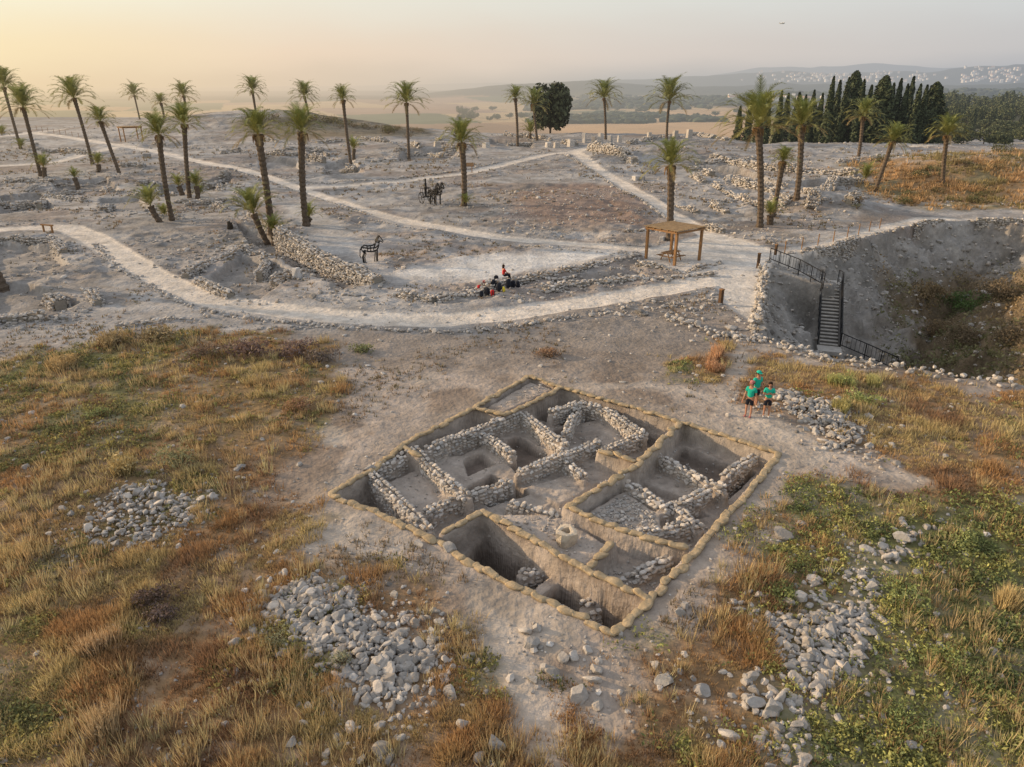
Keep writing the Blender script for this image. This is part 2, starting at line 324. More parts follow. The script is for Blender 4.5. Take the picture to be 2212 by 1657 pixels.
class MB:
    def __init__(s): s.V=[];s.F=[];s.C=[];s.n=0
    def add(s,V,Fc,c=(.3,.3,.3)):
        V=np.asarray(V,float).reshape(-1,3);Fc=np.asarray(Fc,int)
        if Fc.shape[1]==4: Fc=np.concatenate([Fc[:,[0,1,2]],Fc[:,[0,2,3]]])
        s.V.append(V);s.F.append(Fc+s.n);s.n+=len(V)
        c=np.asarray(c,float);s.C.append(np.tile(c,(len(V),1)) if c.ndim==1 else c);return s
    def box(s,c,d,rz=0,col=(.3,.3,.3),tp=1.):
        x,y,z=d[0]/2,d[1]/2,d[2]/2
        V=np.array([(-x,-y,-z),(x,-y,-z),(x,y,-z),(-x,y,-z),(-x*tp,-y*tp,z),(x*tp,-y*tp,z),(x*tp,y*tp,z),(-x*tp,y*tp,z)])
        a,b=math.cos(rz),math.sin(rz);V=V@np.array([[a,b,0],[-b,a,0],[0,0,1]])+np.array(c[:])
        return s.add(V,[(0,3,2,1),(4,5,6,7),(0,1,5,4),(1,2,6,5),(2,3,7,6),(3,0,4,7)],col)
    def tube(s,P,r,k=8,col=(.3,.3,.3)):
        P=[Vector(p) for p in P];n=len(P)
        if isinstance(r,(int,float)): r=[r]*n
        V=[]
        for i,p in enumerate(P):
            t=(P[min(i+1,n-1)]-P[max(i-1,0)]).normalized()
            ref=Vector((1,0,0)) if abs(t.z)>.95 else Vector((0,0,1))
            u=t.cross(ref).normalized();w=t.cross(u)
            for j in range(k):
                a=2*math.pi*(j+.5)/k;V.append(p+(u*math.cos(a)+w*math.sin(a))*r[i])
        Fc=[(i*k+j,i*k+(j+1)%k,(i+1)*k+(j+1)%k,(i+1)*k+j) for i in range(n-1) for j in range(k)]
        c0=len(V);V.append(P[0]);V.append(P[-1])
        s.add([v[:] for v in V],Fc,col)
        cap=[(c0,(j+1)%k,j) for j in range(k)]+[(c0+1,(n-1)*k+j,(n-1)*k+(j+1)%k) for j in range(k)]
        s.F.append(np.array(cap)+s.n-len(V));return s
    def inst(s,bV,bF,pos,scl,rz,tl,col):
        n=len(pos)
        if n==0:return s
        V=bV[None]*scl[:,None,:]
        ct,st=np.cos(tl),np.sin(tl)
        y=V[:,:,1]*ct[:,None]-V[:,:,2]*st[:,None];z=V[:,:,1]*st[:,None]+V[:,:,2]*ct[:,None];x=V[:,:,0]
        c,q=np.cos(rz)[:,None],np.sin(rz)[:,None]
        V=np.stack([x*c-y*q,x*q+y*c,z],-1)+pos[:,None,:]
        Fc=(bF[None]+(np.arange(n)*len(bV))[:,None,None]).reshape(-1,bF.shape[1])
        C=np.repeat(col,len(bV),0)
        return s.add(V.reshape(-1,3),Fc,C)
    def build(s,name,m,parent=None,smooth=False,loc=None):
        return mk(name,np.concatenate(s.V),np.concatenate(s.F),np.concatenate(s.C),m,parent,smooth,loc)
def ico(sub):
    bm=bmesh.new();bmesh.ops.create_icosphere(bm,subdivisions=sub,radius=1)
    V=np.array([v.co[:] for v in bm.verts]);Fc=np.array([[v.index for v in f.verts] for f in bm.faces]);bm.free();return V,Fc
def rockvar(sub,n,seed,npl=11,blk=1.):
    r=np.random.default_rng(seed);out=[]
    V0,Fc=ico(sub)
    for i in range(n):
        V=np.sign(V0)*np.abs(V0)**blk
        V=V*(1+.10*r.normal(size=(len(V0),1)) if sub<3 else 1.)
        for k in range(npl):
            d=r.normal(size=3);d/=np.linalg.norm(d);q=r.uniform(.5,.85)
            V=V-np.outer(np.maximum(V@d-q,0),d)
        V/=np.abs(V).max();out.append((V,Fc))
    return out
RK=rockvar(2,10,1);RKL=rockvar(1,6,2,3);RKH=rockvar(3,9,5,14);RKB=rockvar(2,8,9,5,.62);RKBL=rockvar(1,5,10,2,.7)
def rockcol(n,b=.4):
    k=np.clip(rng.normal(b,.075,n),b*.5,b*1.5)[:,None]
    w=rng.uniform(0,1,n)[:,None]
    return k*lerp(np.array([[1,.95,.89]]),np.array([[1,.88,.75]]),w)
def put(mb,base,pos,size,b=.4,flat=.65):
    n=len(pos)
    if n==0:return
    sc=np.stack([size*rng.uniform(.8,1.25,n),size*rng.uniform(.65,1.,n),size*rng.uniform(.75,1.1,n)*flat],-1)*.5
    rz=rng.uniform(0,6.28,n);tl=rng.normal(0,.35,n);c=rockcol(n,b);v=rng.integers(0,len(base),n)
    for k in range(len(base)):
        q=v==k;mb.inst(base[k][0],base[k][1],pos[q],sc[q],rz[q],tl[q],c[q])
def courses(mb,P,w,size,base,topf,floorf,b=.4,maxn=2200,tight=False):
    pos=[];ang=[]
    for a,c in zip(P[:-1],P[1:]):
        L=math.hypot(c[0]-a[0],c[1]-a[1]);n=max(1,int(L/(size*.95)));th=math.atan2(c[1]-a[1],c[0]-a[0]);nx,ny=-math.sin(th),math.cos(th)
        ts=(np.arange(n)+.5)/n;X_=lerp(a[0],c[0],ts);Y_=lerp(a[1],c[1],ts);tp=topf(X_,Y_);na=max(2,round(w/size))
        for j in range(na):
            o=(j+.5)/na*w-w/2
            for i in range(n): pos.append((X_[i]+nx*o,Y_[i]+ny*o,tp[i]-size*.2));ang.append(th)
        ins=-.04 if tight else .02
        for sd_ in(-1,1):
            o=sd_*(w/2+ins);fl=floorf(X_+nx*sd_*(w/2+.22),Y_+ny*sd_*(w/2+.22))
            for i in range(n):
                zz=tp[i]-size*.85
                while zz>fl[i]-size*.1 and len(pos)<maxn:
                    pos.append((X_[i]+nx*o,Y_[i]+ny*o,zz));ang.append(th);zz-=size*.62
    pos=np.array(pos);ang=np.array(ang);k=rng.uniform(0,1,len(pos))>.07;pos=pos[k];ang=ang[k];n=len(pos)
    pos=pos+rng.normal(0,size*(.08 if tight else .14),pos.shape)*np.array([1,1,.6])
    m_=rng.uniform(.75,1.2,n);sc=np.stack([size*.60*m_*rng.uniform(.85,1.3,n),size*.46*m_,size*.36*m_],-1)
    v=rng.integers(0,len(base),n);rz=ang+rng.normal(0,.25 if tight else .35,n);tl=rng.normal(0,.15,n);cc=rockcol(n,b)
    for q_ in range(len(base)):
        q=v==q_;mb.inst(base[q_][0],base[q_][1],pos[q],sc[q],rz[q],tl[q],cc[q])
def plen(P): return sum((Vector(b)-Vector(a)).to_2d().length for a,b in zip(P[:-1],P[1:]))
def around(P,n,spread):
    A=[np.array(p[:2]) for p in P];out=[]
    for _ in range(n):
        i=rng.integers(0,len(A)-1);out.append(lerp(A[i],A[i+1],rng.uniform())+rng.normal(0,spread,2))
    return np.array(out).reshape(-1,2)
# ------------------------------------------------------------ GROUND
ys=[7.5]
while ys[-1]<36: ys.append(ys[-1]+.062)
while ys[-1]<300: ys.append(ys[-1]*1.0036)
while ys[-1]<20000: ys.append(ys[-1]*1.016)
ys=np.array(ys);NC=740;us=np.linspace(-1,1,NC)
Y=np.repeat(ys[:,None],NC,1);X=us[None]*(.92*Y+4.5)
x=X.ravel();y=Y.ravel();z=H(x,y)
def mask(P,x,y,soft=.6,nz=1.6,fr=.8,seed=61,pad=6):
    P2=np.array([p[:2] for p in P]);lo=P2.min(0)-pad;hi=P2.max(0)+pad
    m=(x>lo[0])&(x<hi[0])&(y>lo[1])&(y<hi[1]);o=np.zeros(x.shape)
    if m.any():
        sd=pgsd(P,x[m],y[m]);o[m]=sst(-soft,soft,sd+(fbm(x[m]*fr,y[m]*fr,seed,4)-.5)*2*nz)
    return o
def pmask(P,w,x,y,soft=.25,nz=.3):
    P2=np.array([p[:2] for p in P]);lo=P2.min(0)-5;hi=P2.max(0)+5
    m=(x>lo[0])&(x<hi[0])&(y>lo[1])&(y<hi[1]);o=np.zeros(x.shape)
    if m.any():
        d=pldist(P,x[m],y[m])+(fbm(x[m],y[m],71,3)-.5)*2*nz;o[m]=1-sst(w-soft,w+soft,d)
    return o
def vegcols(x,y):
    g=fbm(x*.35,y*.35,81,4);px,py=proj(x,y,0*x)
    lf=px<1250
    gr=np.where(lf,.7*sst(.54,.68,g)+.25*sst(1000,900,py),sst(.46,.60,g))
    gr=np.clip(gr+.85*sst(1720,1980,px)*sst(1020,1180,py)+.45*sst(1550,1700,px)*sst(1020,1120,py)-.8*sst(1500,1600,px)*(1-sst(980,1080,py)),0,1)
    return gr
C=np.zeros((len(x),3))
def setc(c,k):
    global C
    c=np.asarray(c,float)
    if c.ndim==1:c=c[None]
    C=C*(1-k[:,None])+c*k[:,None]
n1=fbm(x*.12,y*.12,101,5);n2=fbm(x*.9,y*.9,103,4);n3=fbm(x*.45,y*.45,105,5)
C[:]=np.array([.28,.262,.245])
C*=(.60+.4*n1+.4*n3)[:,None]
setc((.235,.175,.135),.5*sst(.5,.66,fbm(x*.1,y*.14,107,5))*sst(36,45,y))
setc((.40,.38,.355),.55*sst(.5,.62,fbm(x*.12,y*.18,109,5))*sst(40,50,y))
setc((.17,.145,.12),.5*sst(.54,.65,fbm(x*.4,y*.5,113,4))*sst(40,50,y))
near=1-sst(34,42,y)
setc(np.stack([.285+.12*n2,.235+.10*n2,.19+.09*n2],-1),near*.88)
setc((.19,.145,.11),near*.8*sst(.45,.6,fbm(x*.35,y*.35,111,5)))
setc((.42,.365,.30),near*.55*sst(.53,.64,fbm(x*.25,y*.25,117,5)))
dirt=mask(GP([(1300,640),(1600,660),(1620,740),(1500,840),(1200,800),(700,800),(500,720),(800,715),(1000,720)]),x,y,1.,1.5)
setc((.20,.165,.135),dirt*.65)
setc((.22,.14,.10),.6*mask(GTP([(1080,470),(1100,420),(1200,395),(1330,400),(1400,440),(1380,490),(1200,485)]),x,y,2,4,.25))
setc(np.stack([.42+.16*(n3-.5),.40+.16*(n3-.5),.375+.15*(n3-.5)],-1),.75*mask(CHK,x,y,1,1.5,.4))
setc((.55,.53,.50),.75*mask(GP([(900,590),(1000,560),(1200,540),(1350,548),(1270,568),(1050,605)]),x,y,1,2.5,.35))
rz_=np.zeros(len(x));m=(y>38)&(y<230)
for P,dd in RUW: rz_[m]=np.maximum(rz_[m],sst(-.2,.4,pgsd(P,x[m],y[m])))
setc(np.stack([.19+.1*n3,.17+.09*n3,.145+.09*n3],-1),rz_*.7)
vl=mask(VL,x,y,1,2.2);vr=mask(VR,x,y,1,2.2);vo=mask(VO,x,y,3,9,.12);vb=mask(VB,x,y,4,8,.1)
gr=vegcols(x,y);nn=fbm(x*2,y*2,121,3)[:,None]
vc=lerp(np.array([[.235,.15,.08]]),np.array([[.16,.15,.065]]),gr[:,None])*(.5+.85*nn)
veg=np.clip(vl+vr,0,1)*(.75+.25*sst(.4,.55,fbm(x*1.2,y*1.2,123,3)))
setc(vc,veg)
setc(lerp(np.array([[.34,.21,.10]]),np.array([[.18,.145,.07]]),sst(.42,.6,fbm(x*.15,y*.2,125,5))[:,None]),vo*.92)
setc((.36,.33,.29),vo*.6*sst(.62,.7,fbm(x*.1,y*.14,127,4)))
setc((.15,.115,.06),vb*.7)
shsd=np.full(x.shape,-9.);m=(x>10)&(x<75)&(y>30)&(y<90);shsd[m]=pgsd(SH,x[m],y[m])
setc(np.stack([.10+.28*n3,.09+.265*n3,.075+.25*n3],-1),sst(-.2,.6,shsd)*.9)
px,py=proj(x,y,z)
def scrubm(x,y,z):
    px,py=proj(x,y,z);s=pgsd(SH,x,y)
    return (s>1)*sst(1870,1980,px+(fbm(x*.25,y*.25,215,4)-.5)*260)*sst(540,620,py+(fbm(x*.2,y*.2,216,4)-.5)*140)
scm=np.zeros(x.shape);scm[m]=scrubm(x[m],y[m],z[m])
setc((.15,.11,.065),scm*.9)
for P,w in TRW: setc((.43,.37,.31),.7*pmask(P,w,x,y,.35,.5))
for P,w in PW: setc(np.stack([.50+.1*n2,.445+.09*n2,.38+.08*n2],-1),.97*pmask(P,w,x,y,.13,.12))
setc((.51,.47,.42),.95*mask(PLAZA,x,y,.2,.3))
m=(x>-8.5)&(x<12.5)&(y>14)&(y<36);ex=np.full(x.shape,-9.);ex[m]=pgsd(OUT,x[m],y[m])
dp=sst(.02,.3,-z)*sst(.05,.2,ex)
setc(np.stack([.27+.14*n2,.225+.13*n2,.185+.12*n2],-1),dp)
setc((.13,.10,.08),dp*sst(.9,1.35,-z)*.85)  # pit shade put into the soil colour: deeper floors darkened
tr=sst(-1.8,-.3,ex)*sst(.1,-.1,ex);setc((.31,.255,.205),tr*.5)
far=(y>330)|(z<-10)
a=.35;u=(x*math.cos(a)+y*math.sin(a))/230.+.3*vn(x/500,y/500,7);v=(-x*math.sin(a)+y*math.cos(a))/420.
q=hsh(np.floor(u).astype(np.int64)+500,np.floor(v).astype(np.int64)+500,9)
pal=np.array([(.34,.22,.12),(.10,.12,.06),(.26,.17,.10),(.05,.07,.035),(.42,.30,.16),(.12,.13,.07),(.3,.2,.13)])
fc=pal[(q*6.99).astype(int)]
setc((.12,.11,.06),(far).astype(float))
setc(fc,far*(z<-25)*1.)
setc((.46,.30,.16),far*sst(1120,1250,px)*sst(1900,1600,y)*sst(700,800,y)*(px<1640)*.9)
setc((.05,.065,.035),far*sst(1150,1300,px)*sst(1800,2000,y)*sst(3200,2700,y)*.9)
setc((.05,.06,.045),far*sst(3000,3300,y)*.8)
C*=(.85+.3*fbm(x*.03,y*.03,131,3))[:,None]
RD=GTP([(1990,316),(2070,311),(2150,309),(2300,309)]);setc((.5,.45,.38),pmask(RD,2.2,x,y,.5,.2))
nr=len(ys);idx=np.arange(nr*NC).reshape(nr,NC)
Fq=np.stack([idx[:-1,:-1],idx[:-1,1:],idx[1:,1:],idx[1:,:-1]],-1).reshape(-1,4)
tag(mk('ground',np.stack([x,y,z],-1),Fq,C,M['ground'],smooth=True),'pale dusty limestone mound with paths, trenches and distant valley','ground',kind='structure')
# ------------------------------------------------------------ excavation stone walls
for P,t,w,lb in EWW:
    mb=MB()
    courses(mb,P,w,.21,RKB,lambda X_,Y_,t=t:t+.06+(fbm(X_*1.1,Y_*1.1,45,3)-.55)*.22,H,.42,tight=True)
    q=around(P,int(plen(P)*3.5),w*.9);put(mb,RK,np.stack([q[:,0],q[:,1],H(q[:,0],q[:,1])+.03],-1),np.clip(rng.lognormal(math.log(.13),.4,len(q)),.07,.32),.4,.8)
    tag(mb.build('rubble_wall',M['stone'],loc=Vector((P[0][0],P[0][1],t-.4))),lb,'stone wall')
mb=MB()
pp=[]
for P,k in [(RMW[10][0],620),(RMW[9][0],90),(RMW[7][0],60),(RMW[8][0],70),(RMW[1][0],20),(RMW[15][0],50),(RMW[13][0],60),(RMW[3][0],30),(RMW[6][0],50),(OUT,420)]:
    A=np.array([p[:2] for p in P]);lo,hi=A.min(0),A.max(0);q=rng.uniform(lo,hi,(k*3,2));q=q[pgsd(P,q[:,0],q[:,1])>.25][:k];pp.append(q)
pp=np.concatenate(pp);put(mb,RKL,np.stack([pp[:,0],pp[:,1],H(pp[:,0],pp[:,1])+.02],-1),np.clip(rng.lognormal(math.log(.085),.45,len(pp)),.04,.26),.38)
tag(mb.build('floor_rubble',M['stone']),'small cobbles and rubble strewn over the trench floors','rubble',kind='stuff')
# ------------------------------------------------------------ sandbags
def bagmesh(i):
    r=np.random.default_rng(50+i);V0,Fc=ico(3);V=V0.copy()
    V=np.sign(V)*np.abs(V)**.62
    V[:,0]*=.27;V[:,1]*=.125*(1-.22*np.abs(V0[:,0])**4+.1*np.sin(V0[:,0]*5+i));V[:,2]*=.060*(1-.35*np.abs(V0[:,0])**3)
    V[:,2]+=.014*np.sin(V[:,0]*16+i)*(V0[:,2]>0)+.05*V[:,0]*r.normal()
    V[:,1]+=.025*np.sin(V[:,0]*7+i*2)
    V+=r.normal(size=V.shape)*.005
    me=mk('sandbag',V,Fc,None,M['bag'],smooth=True);d=me.data;bpy.data.objects.remove(me);return d
BM=[bagmesh(i) for i in range(8)]
for lab,l in BAGS:
    P=[G(a,b,.05) for a,b in l];L=plen(P);n=max(2,int(L/.45));
    Pn=[Vector(p) for p in P];cum=[0]
    for a,b in zip(Pn[:-1],Pn[1:]): cum.append(cum[-1]+(b-a).length)
    for i in range(n):
        t=(i+.5)/n*cum[-1];j=max(k for k in range(len(cum)-1) if cum[k]<=t)
        d=(Pn[j+1]-Pn[j]);q=Pn[j]+d*((t-cum[j])/(cum[j+1]-cum[j]));a=math.atan2(d.y,d.x)+random.gauss(0,.11)
        o=bpy.data.objects.new('sandbag',random.choice(BM));COL.objects.link(o)
        off=random.gauss(0,.035);o.location=(q.x-math.sin(a)*off,q.y+math.cos(a)*off,.04+random.gauss(0,.012))
        s=random.uniform(.9,1.12);o.rotation_euler=(random.gauss(0,.07),random.gauss(0,.07),a+(math.pi if random.random()<.5 else 0));o.scale=(s*(L/n)/.43,s*random.uniform(.9,1.15),s)
        tag(o,'tan sandbag '+lab+' of the dig','sandbag','sandbags '+lab)
b0=G(1222,1172,-.4);zb=h1(b0.x,b0.y)
mb=MB();prof=[(.0,.0),(.34,0),(.38,.25),(.36,.5),(.26,.52),(.17,.5),(.15,.3),(0,.28)];k=12;V=[];Fc=[]
for i,(r_,z_) in enumerate(prof):
    for j in range(k):
        a=2*math.pi*j/k;rr=r_*(1+.12*math.sin(a*3+i)+.06*math.sin(a*7));V.append((rr*math.cos(a),rr*math.sin(a),z_+.02*math.sin(a*2)))
for i in range(len(prof)-1):
    for j in range(k): Fc.append((i*k+j,i*k+(j+1)%k,(i+1)*k+(j+1)%k,(i+1)*k+j))
mb.add(V,Fc,(.5,.42,.32));o=mb.build('stone_basin',M['stone'],smooth=False);o.location=(b0.x,b0.y,zb-.03)
tag(o,'squat round stone basin with a hole, standing on the middle trench floor','stone basin')
# ------------------------------------------------------------ rock heaps
HEAPS=[("the small stone heap in the dry grass at left",[(165,1150),(190,1100),(270,1055),(350,1048),(405,1080),(405,1130),(360,1160),(250,1185)],.12,620,.16,55),
("the big stone heap at lower left",[(590,1300),(640,1265),(700,1255),(760,1290),(830,1330),(870,1340),(935,1400),(925,1480),(850,1540),(760,1510),(700,1430),(620,1350)],.18,1700,.175,70),
("the elongated stone heap behind the three people",[(1660,845),(1720,848),(1800,880),(1868,930),(1860,985),(1790,965),(1710,905)],.24,850,.19,45),
("the stone heap among green weeds at right",[(1650,1335),(1720,1320),(1800,1290),(1880,1320),(1880,1400),(1780,1440),(1770,1500),(1700,1450)],.16,700,.18,50),
("the stone trail above the right hand heap",[(1810,1250),(1880,1190),(1960,1150),(2010,1140),(1960,1210),(1900,1290),(1830,1290)],.08,200,.18,25),
("the loose rocks at the bottom right",[(1550,1460),(1640,1450),(1700,1520),(1760,1600),(1740,1680),(1660,1660),(1600,1560)],.05,150,.2,25)]
RKM=[]
for V,Fc in RKH:
    c=rockcol(1,.36)[0];o=mk('limestone_rock',V,Fc,np.tile(c,(len(V),1)),M['stone']);RKM.append(o.data);bpy.data.objects.remove(o)
HPW=[]
def place_rock(x,y,z,s,lab,grp=None):
    o=bpy.data.objects.new('limestone_rock',random.choice(RKM));COL.objects.link(o);o.location=(x,y,z)
    o.scale=(s*.52*random.uniform(.85,1.2),s*.43*random.uniform(.8,1.15),s*.34*random.uniform(.8,1.1));o.rotation_euler=(random.gauss(0,.3),random.gauss(0,.3),random.uniform(0,6.28))
    tag(o,lab,'rock',grp)
mbh=MB()
for lab,l,hh,n,sz,ni in HEAPS:
    P=GP(l);HPW.append(P);A=np.array([p[:2] for p in P]);lo,hi=A.min(0)-1.8,A.max(0)+1.8
    q=rng.uniform(lo,hi,(n*9,2));sd=pgsd(P,q[:,0],q[:,1])+(fbm(q[:,0]*1.1,q[:,1]*1.1,221,3)-.5)*1.6;keep=rng.uniform(0,1,len(q))<np.maximum(sst(-.4,.5,sd),.12*sst(-1.8,-.2,sd));q=q[keep][:n];sd=sd[keep][:n]
    prof=hh*sst(-.2,1.5,sd);zz=H(q[:,0],q[:,1])+prof*rng.uniform(.2,1,len(q))+.01
    s=np.clip(rng.lognormal(math.log(sz),.42,len(q)),.06,sz*2.8)
    order=np.argsort(-s);big=order[:ni];sm=order[ni:]
    put(mbh,RK,np.stack([q[sm,0],q[sm,1],zz[sm]],-1),s[sm],.34,.8)
    for i in big:
        place_rock(q[i,0],q[i,1],h1(q[i,0],q[i,1])+prof[i]*.8+.02,s[i],'large pale limestone rock in '+lab,'large rocks in '+lab)
tag(mbh.build('heap_stones',M['stone']),'smaller limestone rubble filling the stone heaps','stones',kind='stuff')
LR=[(1135,1365,.45,"rock at the top left of the rock group below the dig"),(1160,1362,.4,"tan rock at the top of the rock group below the dig"),(1148,1395,.6,"rounded rock just below the dig's near corner"),(1240,1420,.35,"small brown rock right of the group below the dig"),(1215,1425,.4,"brown rock at the bend of the rock arc"),(1270,1405,.35,"upper right rock of the arc below the dig"),(1190,1455,.6,"large pale rock in the middle of the arc below the dig"),(1178,1448,.4,"rock touching the large one of the arc"),(1150,1470,.35,"small rock beside the bottom trail"),(1290,1450,.5,"grey flat rock right of the arc"),(1280,1470,.45,"grey rock below the flat one"),(1250,1505,.65,"big grey block at the lower end of the arc"),(1690,1155,.85,"broad grey boulder right of the dig's lower edge"),(972,1186,.6,"white rock on the lower left sandbag row"),(905,1177,.45,"white rock outside the lower left sandbags"),(825,1622,.5,"white rock at the bottom left centre"),(630,1608,.35,"white pebble rock among brown grass at bottom left"),(1070,1612,.55,"grey rock at the bottom centre left of the trail"),(1000,1570,.45,"rock in the grass left of the trail"),(1035,1640,.35,"small rock at the very bottom centre"),(1470,1325,.5,"light rock right of the dig's near corner"),(1478,1312,.35,"small rock behind the one near the dig's near corner"),(1945,1168,.65,"biggest pale boulder of the right hand stone trail"),(1670,1530,.6,"tall pale boulder at lower right"),(1575,1590,.6,"flat pale boulder at bottom right of centre"),(1855,1385,.45,"pale boulder at right edge of the heap in the weeds"),(2000,1140,.35,"uppermost rock of the right hand trail"),(1340,1370,.3,"rock at the dig's near corner"),(1590,1145,.3,"small white rock by the right edge of the dig"),(795,1012,.4,"white rock on the upper left sandbags"),(152,1112,.35,"lone rock left of the small heap"),(1720,1470,.5,"boulder below the heap in the weeds"),(1830,1450,.4,"rock right of the boulder below the heap")]
for a,b,s,l in LR:
    p=G(a,b);place_rock(p.x,p.y,h1(p.x,p.y)+s*.10,s*1.0,'limestone '+l)
mb=MB();n=6500
yy=np.exp(rng.uniform(math.log(10),math.log(60),n));xx=rng.uniform(-1,1,n)*(.8*yy+3)
ex=pgsd(OUT,xx,yy);k=(ex<-.3)&(fbm(xx*.35,yy*.35,141,3)>.45);xx=xx[k];yy=yy[k]
put(mb,RKL,np.stack([xx,yy,H(xx,yy)+.01],-1),np.clip(rng.lognormal(math.log(.06),.6,len(xx))*(1+yy/40),.03,.4),.36)
n=40000
yy=np.exp(rng.uniform(math.log(42),math.log(200),n));xx=rng.uniform(-.85,.85,n)*yy
k=(rng.uniform(0,1,n)<.9*sst(.44,.58,fbm(xx*.09,yy*.12,143,5)))&(pathd(xx,yy)>.15)&(pgsd(CHK,xx,yy)<0);xx=xx[k];yy=yy[k]
put(mb,RKL,np.stack([xx,yy,H(xx,yy)+.03],-1),np.clip(rng.lognormal(math.log(.2),.55,len(xx)),.07,.9),.36)
n=5200;xx=rng.uniform(14,60,n);yy=rng.uniform(36,82,n);s_=pgsd(SH,xx,yy);k=(s_>-.4)&(s_<9+6*rng.uniform(-1,1,n))&(fbm(xx*.3,yy*.3,145,3)>.40);xx=xx[k];yy=yy[k]
put(mb,RKL,np.stack([xx,yy,H(xx,yy)+.02],-1),np.clip(rng.lognormal(math.log(.26),.55,len(xx)),.08,1.1),.33)
tag(mb.build('scattered_stones',M['stone']),'small stones scattered over the dusty ground','stones',kind='stuff')
# ------------------------------------------------------------ midground ruins
MW=[("tall sunlit rubble wall behind the wire horse",[(604,526),(680,564),(750,594),(818,616)],.95,1.8),
("overgrown low wall leading to the leaning short palm",[(500,466),(560,485),(606,510)],.8,.8),
("curving low wall under the seated person",[(860,640),(940,652),(1020,632),(1100,612)],.8,.45),
("long low wall from the bags towards the pavilion",[(1100,612),(1200,592),(1330,566),(1385,552)],.6,.35),
("wall line between the bags and the lower path",[(1170,630),(1300,610),(1430,600),(1550,592)],.6,.4),
("curved kerb wall around the pavilion floor",[(1375,572),(1480,586),(1560,566)],.6,.35),
("ruin wall enclosing the room left of the tall sunlit wall",[(410,600),(440,572),(520,545),(600,560),(690,582)],.6,.5),
("ruin wall beside the upper edge of the lower path",[(430,610),(500,642),(570,655)],.7,.45),
("short inner wall left of the horse",[(590,605),(665,582)],.6,.5),
("stone edging on the left bend of the lower path",[(205,525),(255,577),(335,627),(420,668)],.4,.08),
("stone edging below the lower path left half",[(420,672),(600,695),(800,715),(960,719)],.4,.1),
("stone edging below the lower path right half",[(960,719),(1100,709),(1250,685),(1540,648)],.4,.1),
("ruin line at the far left below the path",[(-40,700),(100,690),(215,662)],.8,.5),
("ruin corner at the left edge under the path",[(-20,520),(115,525),(140,548)],.8,.5),
("slanted block wall near the left edge",[(70,615),(130,652)],1.0,.5),
("small wall right of the slanted block wall",[(190,622),(214,660)],.6,.5),
("rubble line above the left field",[(250,705),(380,690),(500,682)],.6,.2),
("ruin wall behind the two front left palms",[(300,402),(370,387),(450,397),(520,372)],.8,.7),
("ruin line at left beneath the leaning palm",[(-40,392),(110,397),(240,382)],.9,.6),
("ruin line left of the leaning short palm",[(450,440),(560,472)],.8,.6),
("ruin line at far left below the small palms",[(-20,440),(120,428),(230,440)],.7,.5),
("ruin wall in the middle left behind the chalk road",[(655,345),(700,352),(770,362)],.9,1.1),
("ruin wall right of the middle left ruins",[(690,368),(770,352),(860,347)],.9,.7),
("ruin wall below the tall back palm",[(780,302),(870,312),(955,332)],1.0,.8),
("low ruin wall in front of the tall back palm",[(850,330),(950,325),(1010,318)],.9,.7),
("ruin line beneath the hill at left",[(520,330),(620,338),(700,330)],1.0,.8),
("ruin row behind the sign board",[(1060,292),(1150,298),(1245,316)],1.2,1.0),
("pale curved retaining wall right of the path junction",[(1272,324),(1320,332),(1372,352)],1.2,1.5),
("rubble ridge topping the back mound",[(1360,312),(1420,300),(1500,292),(1570,304)],1.2,.9),
("long ruin wall behind the tallest palm",[(1500,370),(1600,400),(1700,422)],1.1,1.0),
("far ruin wall below the cypress trees",[(1540,342),(1650,368),(1850,382)],1.1,1.0),
("ruin wall between the two right hand paths",[(1490,382),(1560,412),(1640,434)],.9,.7),
("stone edging along the plaza by the tallest palm",[(1520,492),(1600,512),(1685,530)],.8,.6),
("ruin wall rising to the rubble mound",[(1700,500),(1780,472),(1850,432)],1.0,.9),
("ruin wall on top of the rubble mound",[(1750,452),(1800,402),(1860,396)],1.2,1.1),
("parapet wall around the far rim of the deep shaft",[(1690,552),(1800,530),(1900,503),(2000,482),(2110,477),(2260,484)],.45,.35),
("rubble line on the near rim of the deep shaft",[(1640,735),(1760,770),(1900,792),(2080,816),(2260,840)],.9,.3),
("rubble line left of the near shaft rim",[(1430,682),(1540,722),(1640,738)],.6,.2),
("tall retaining wall at the left side of the shaft",[(1650,592),(1648,650),(1630,718)],.6,.5),
("small ruin left of the plaza palm",[(1350,505),(1420,495)],.5,.4),
("small ruin corner behind the tall palm",[(560,590),(575,560)],.6,.5),
("path edging of the chalk road",[(460,360),(560,383),(660,420),(800,462)],.3,.06),
("path edging from the tree palm to the pavilion",[(800,474),(960,507),(1100,530),(1370,552)],.3,.06),
("edging stones along the right hand path",[(1222,335),(1298,380),(1396,440),(1455,482)],.3,.08),
("edging stones of the back path",[(680,398),(850,386),(1000,368),(1180,327)],.35,.08),
("ruin line on the far left plateau",[(0,330),(120,325),(210,335)],1.0,.7),
("ruin line under the far left pavilion",[(330,312),(420,322),(500,318)],1.0,.8),
("broken ruin row in front of the left palm pair",[(110,425),(220,412),(300,424)],.7,.6),
("ruin square on the right below the cypress row",[(1560,398),(1620,380),(1690,398)],.9,.9),
("ruin line beside the rubble mound",[(1620,440),(1700,445),(1760,430)],.9,.8),
("ruin line right of the sunlit chalk road",[(560,300),(640,312),(740,305)],.9,.8),
("low ruin row between pavilion and bags",[(1180,603),(1300,586),(1370,578)],.5,.25)]
GRP={}
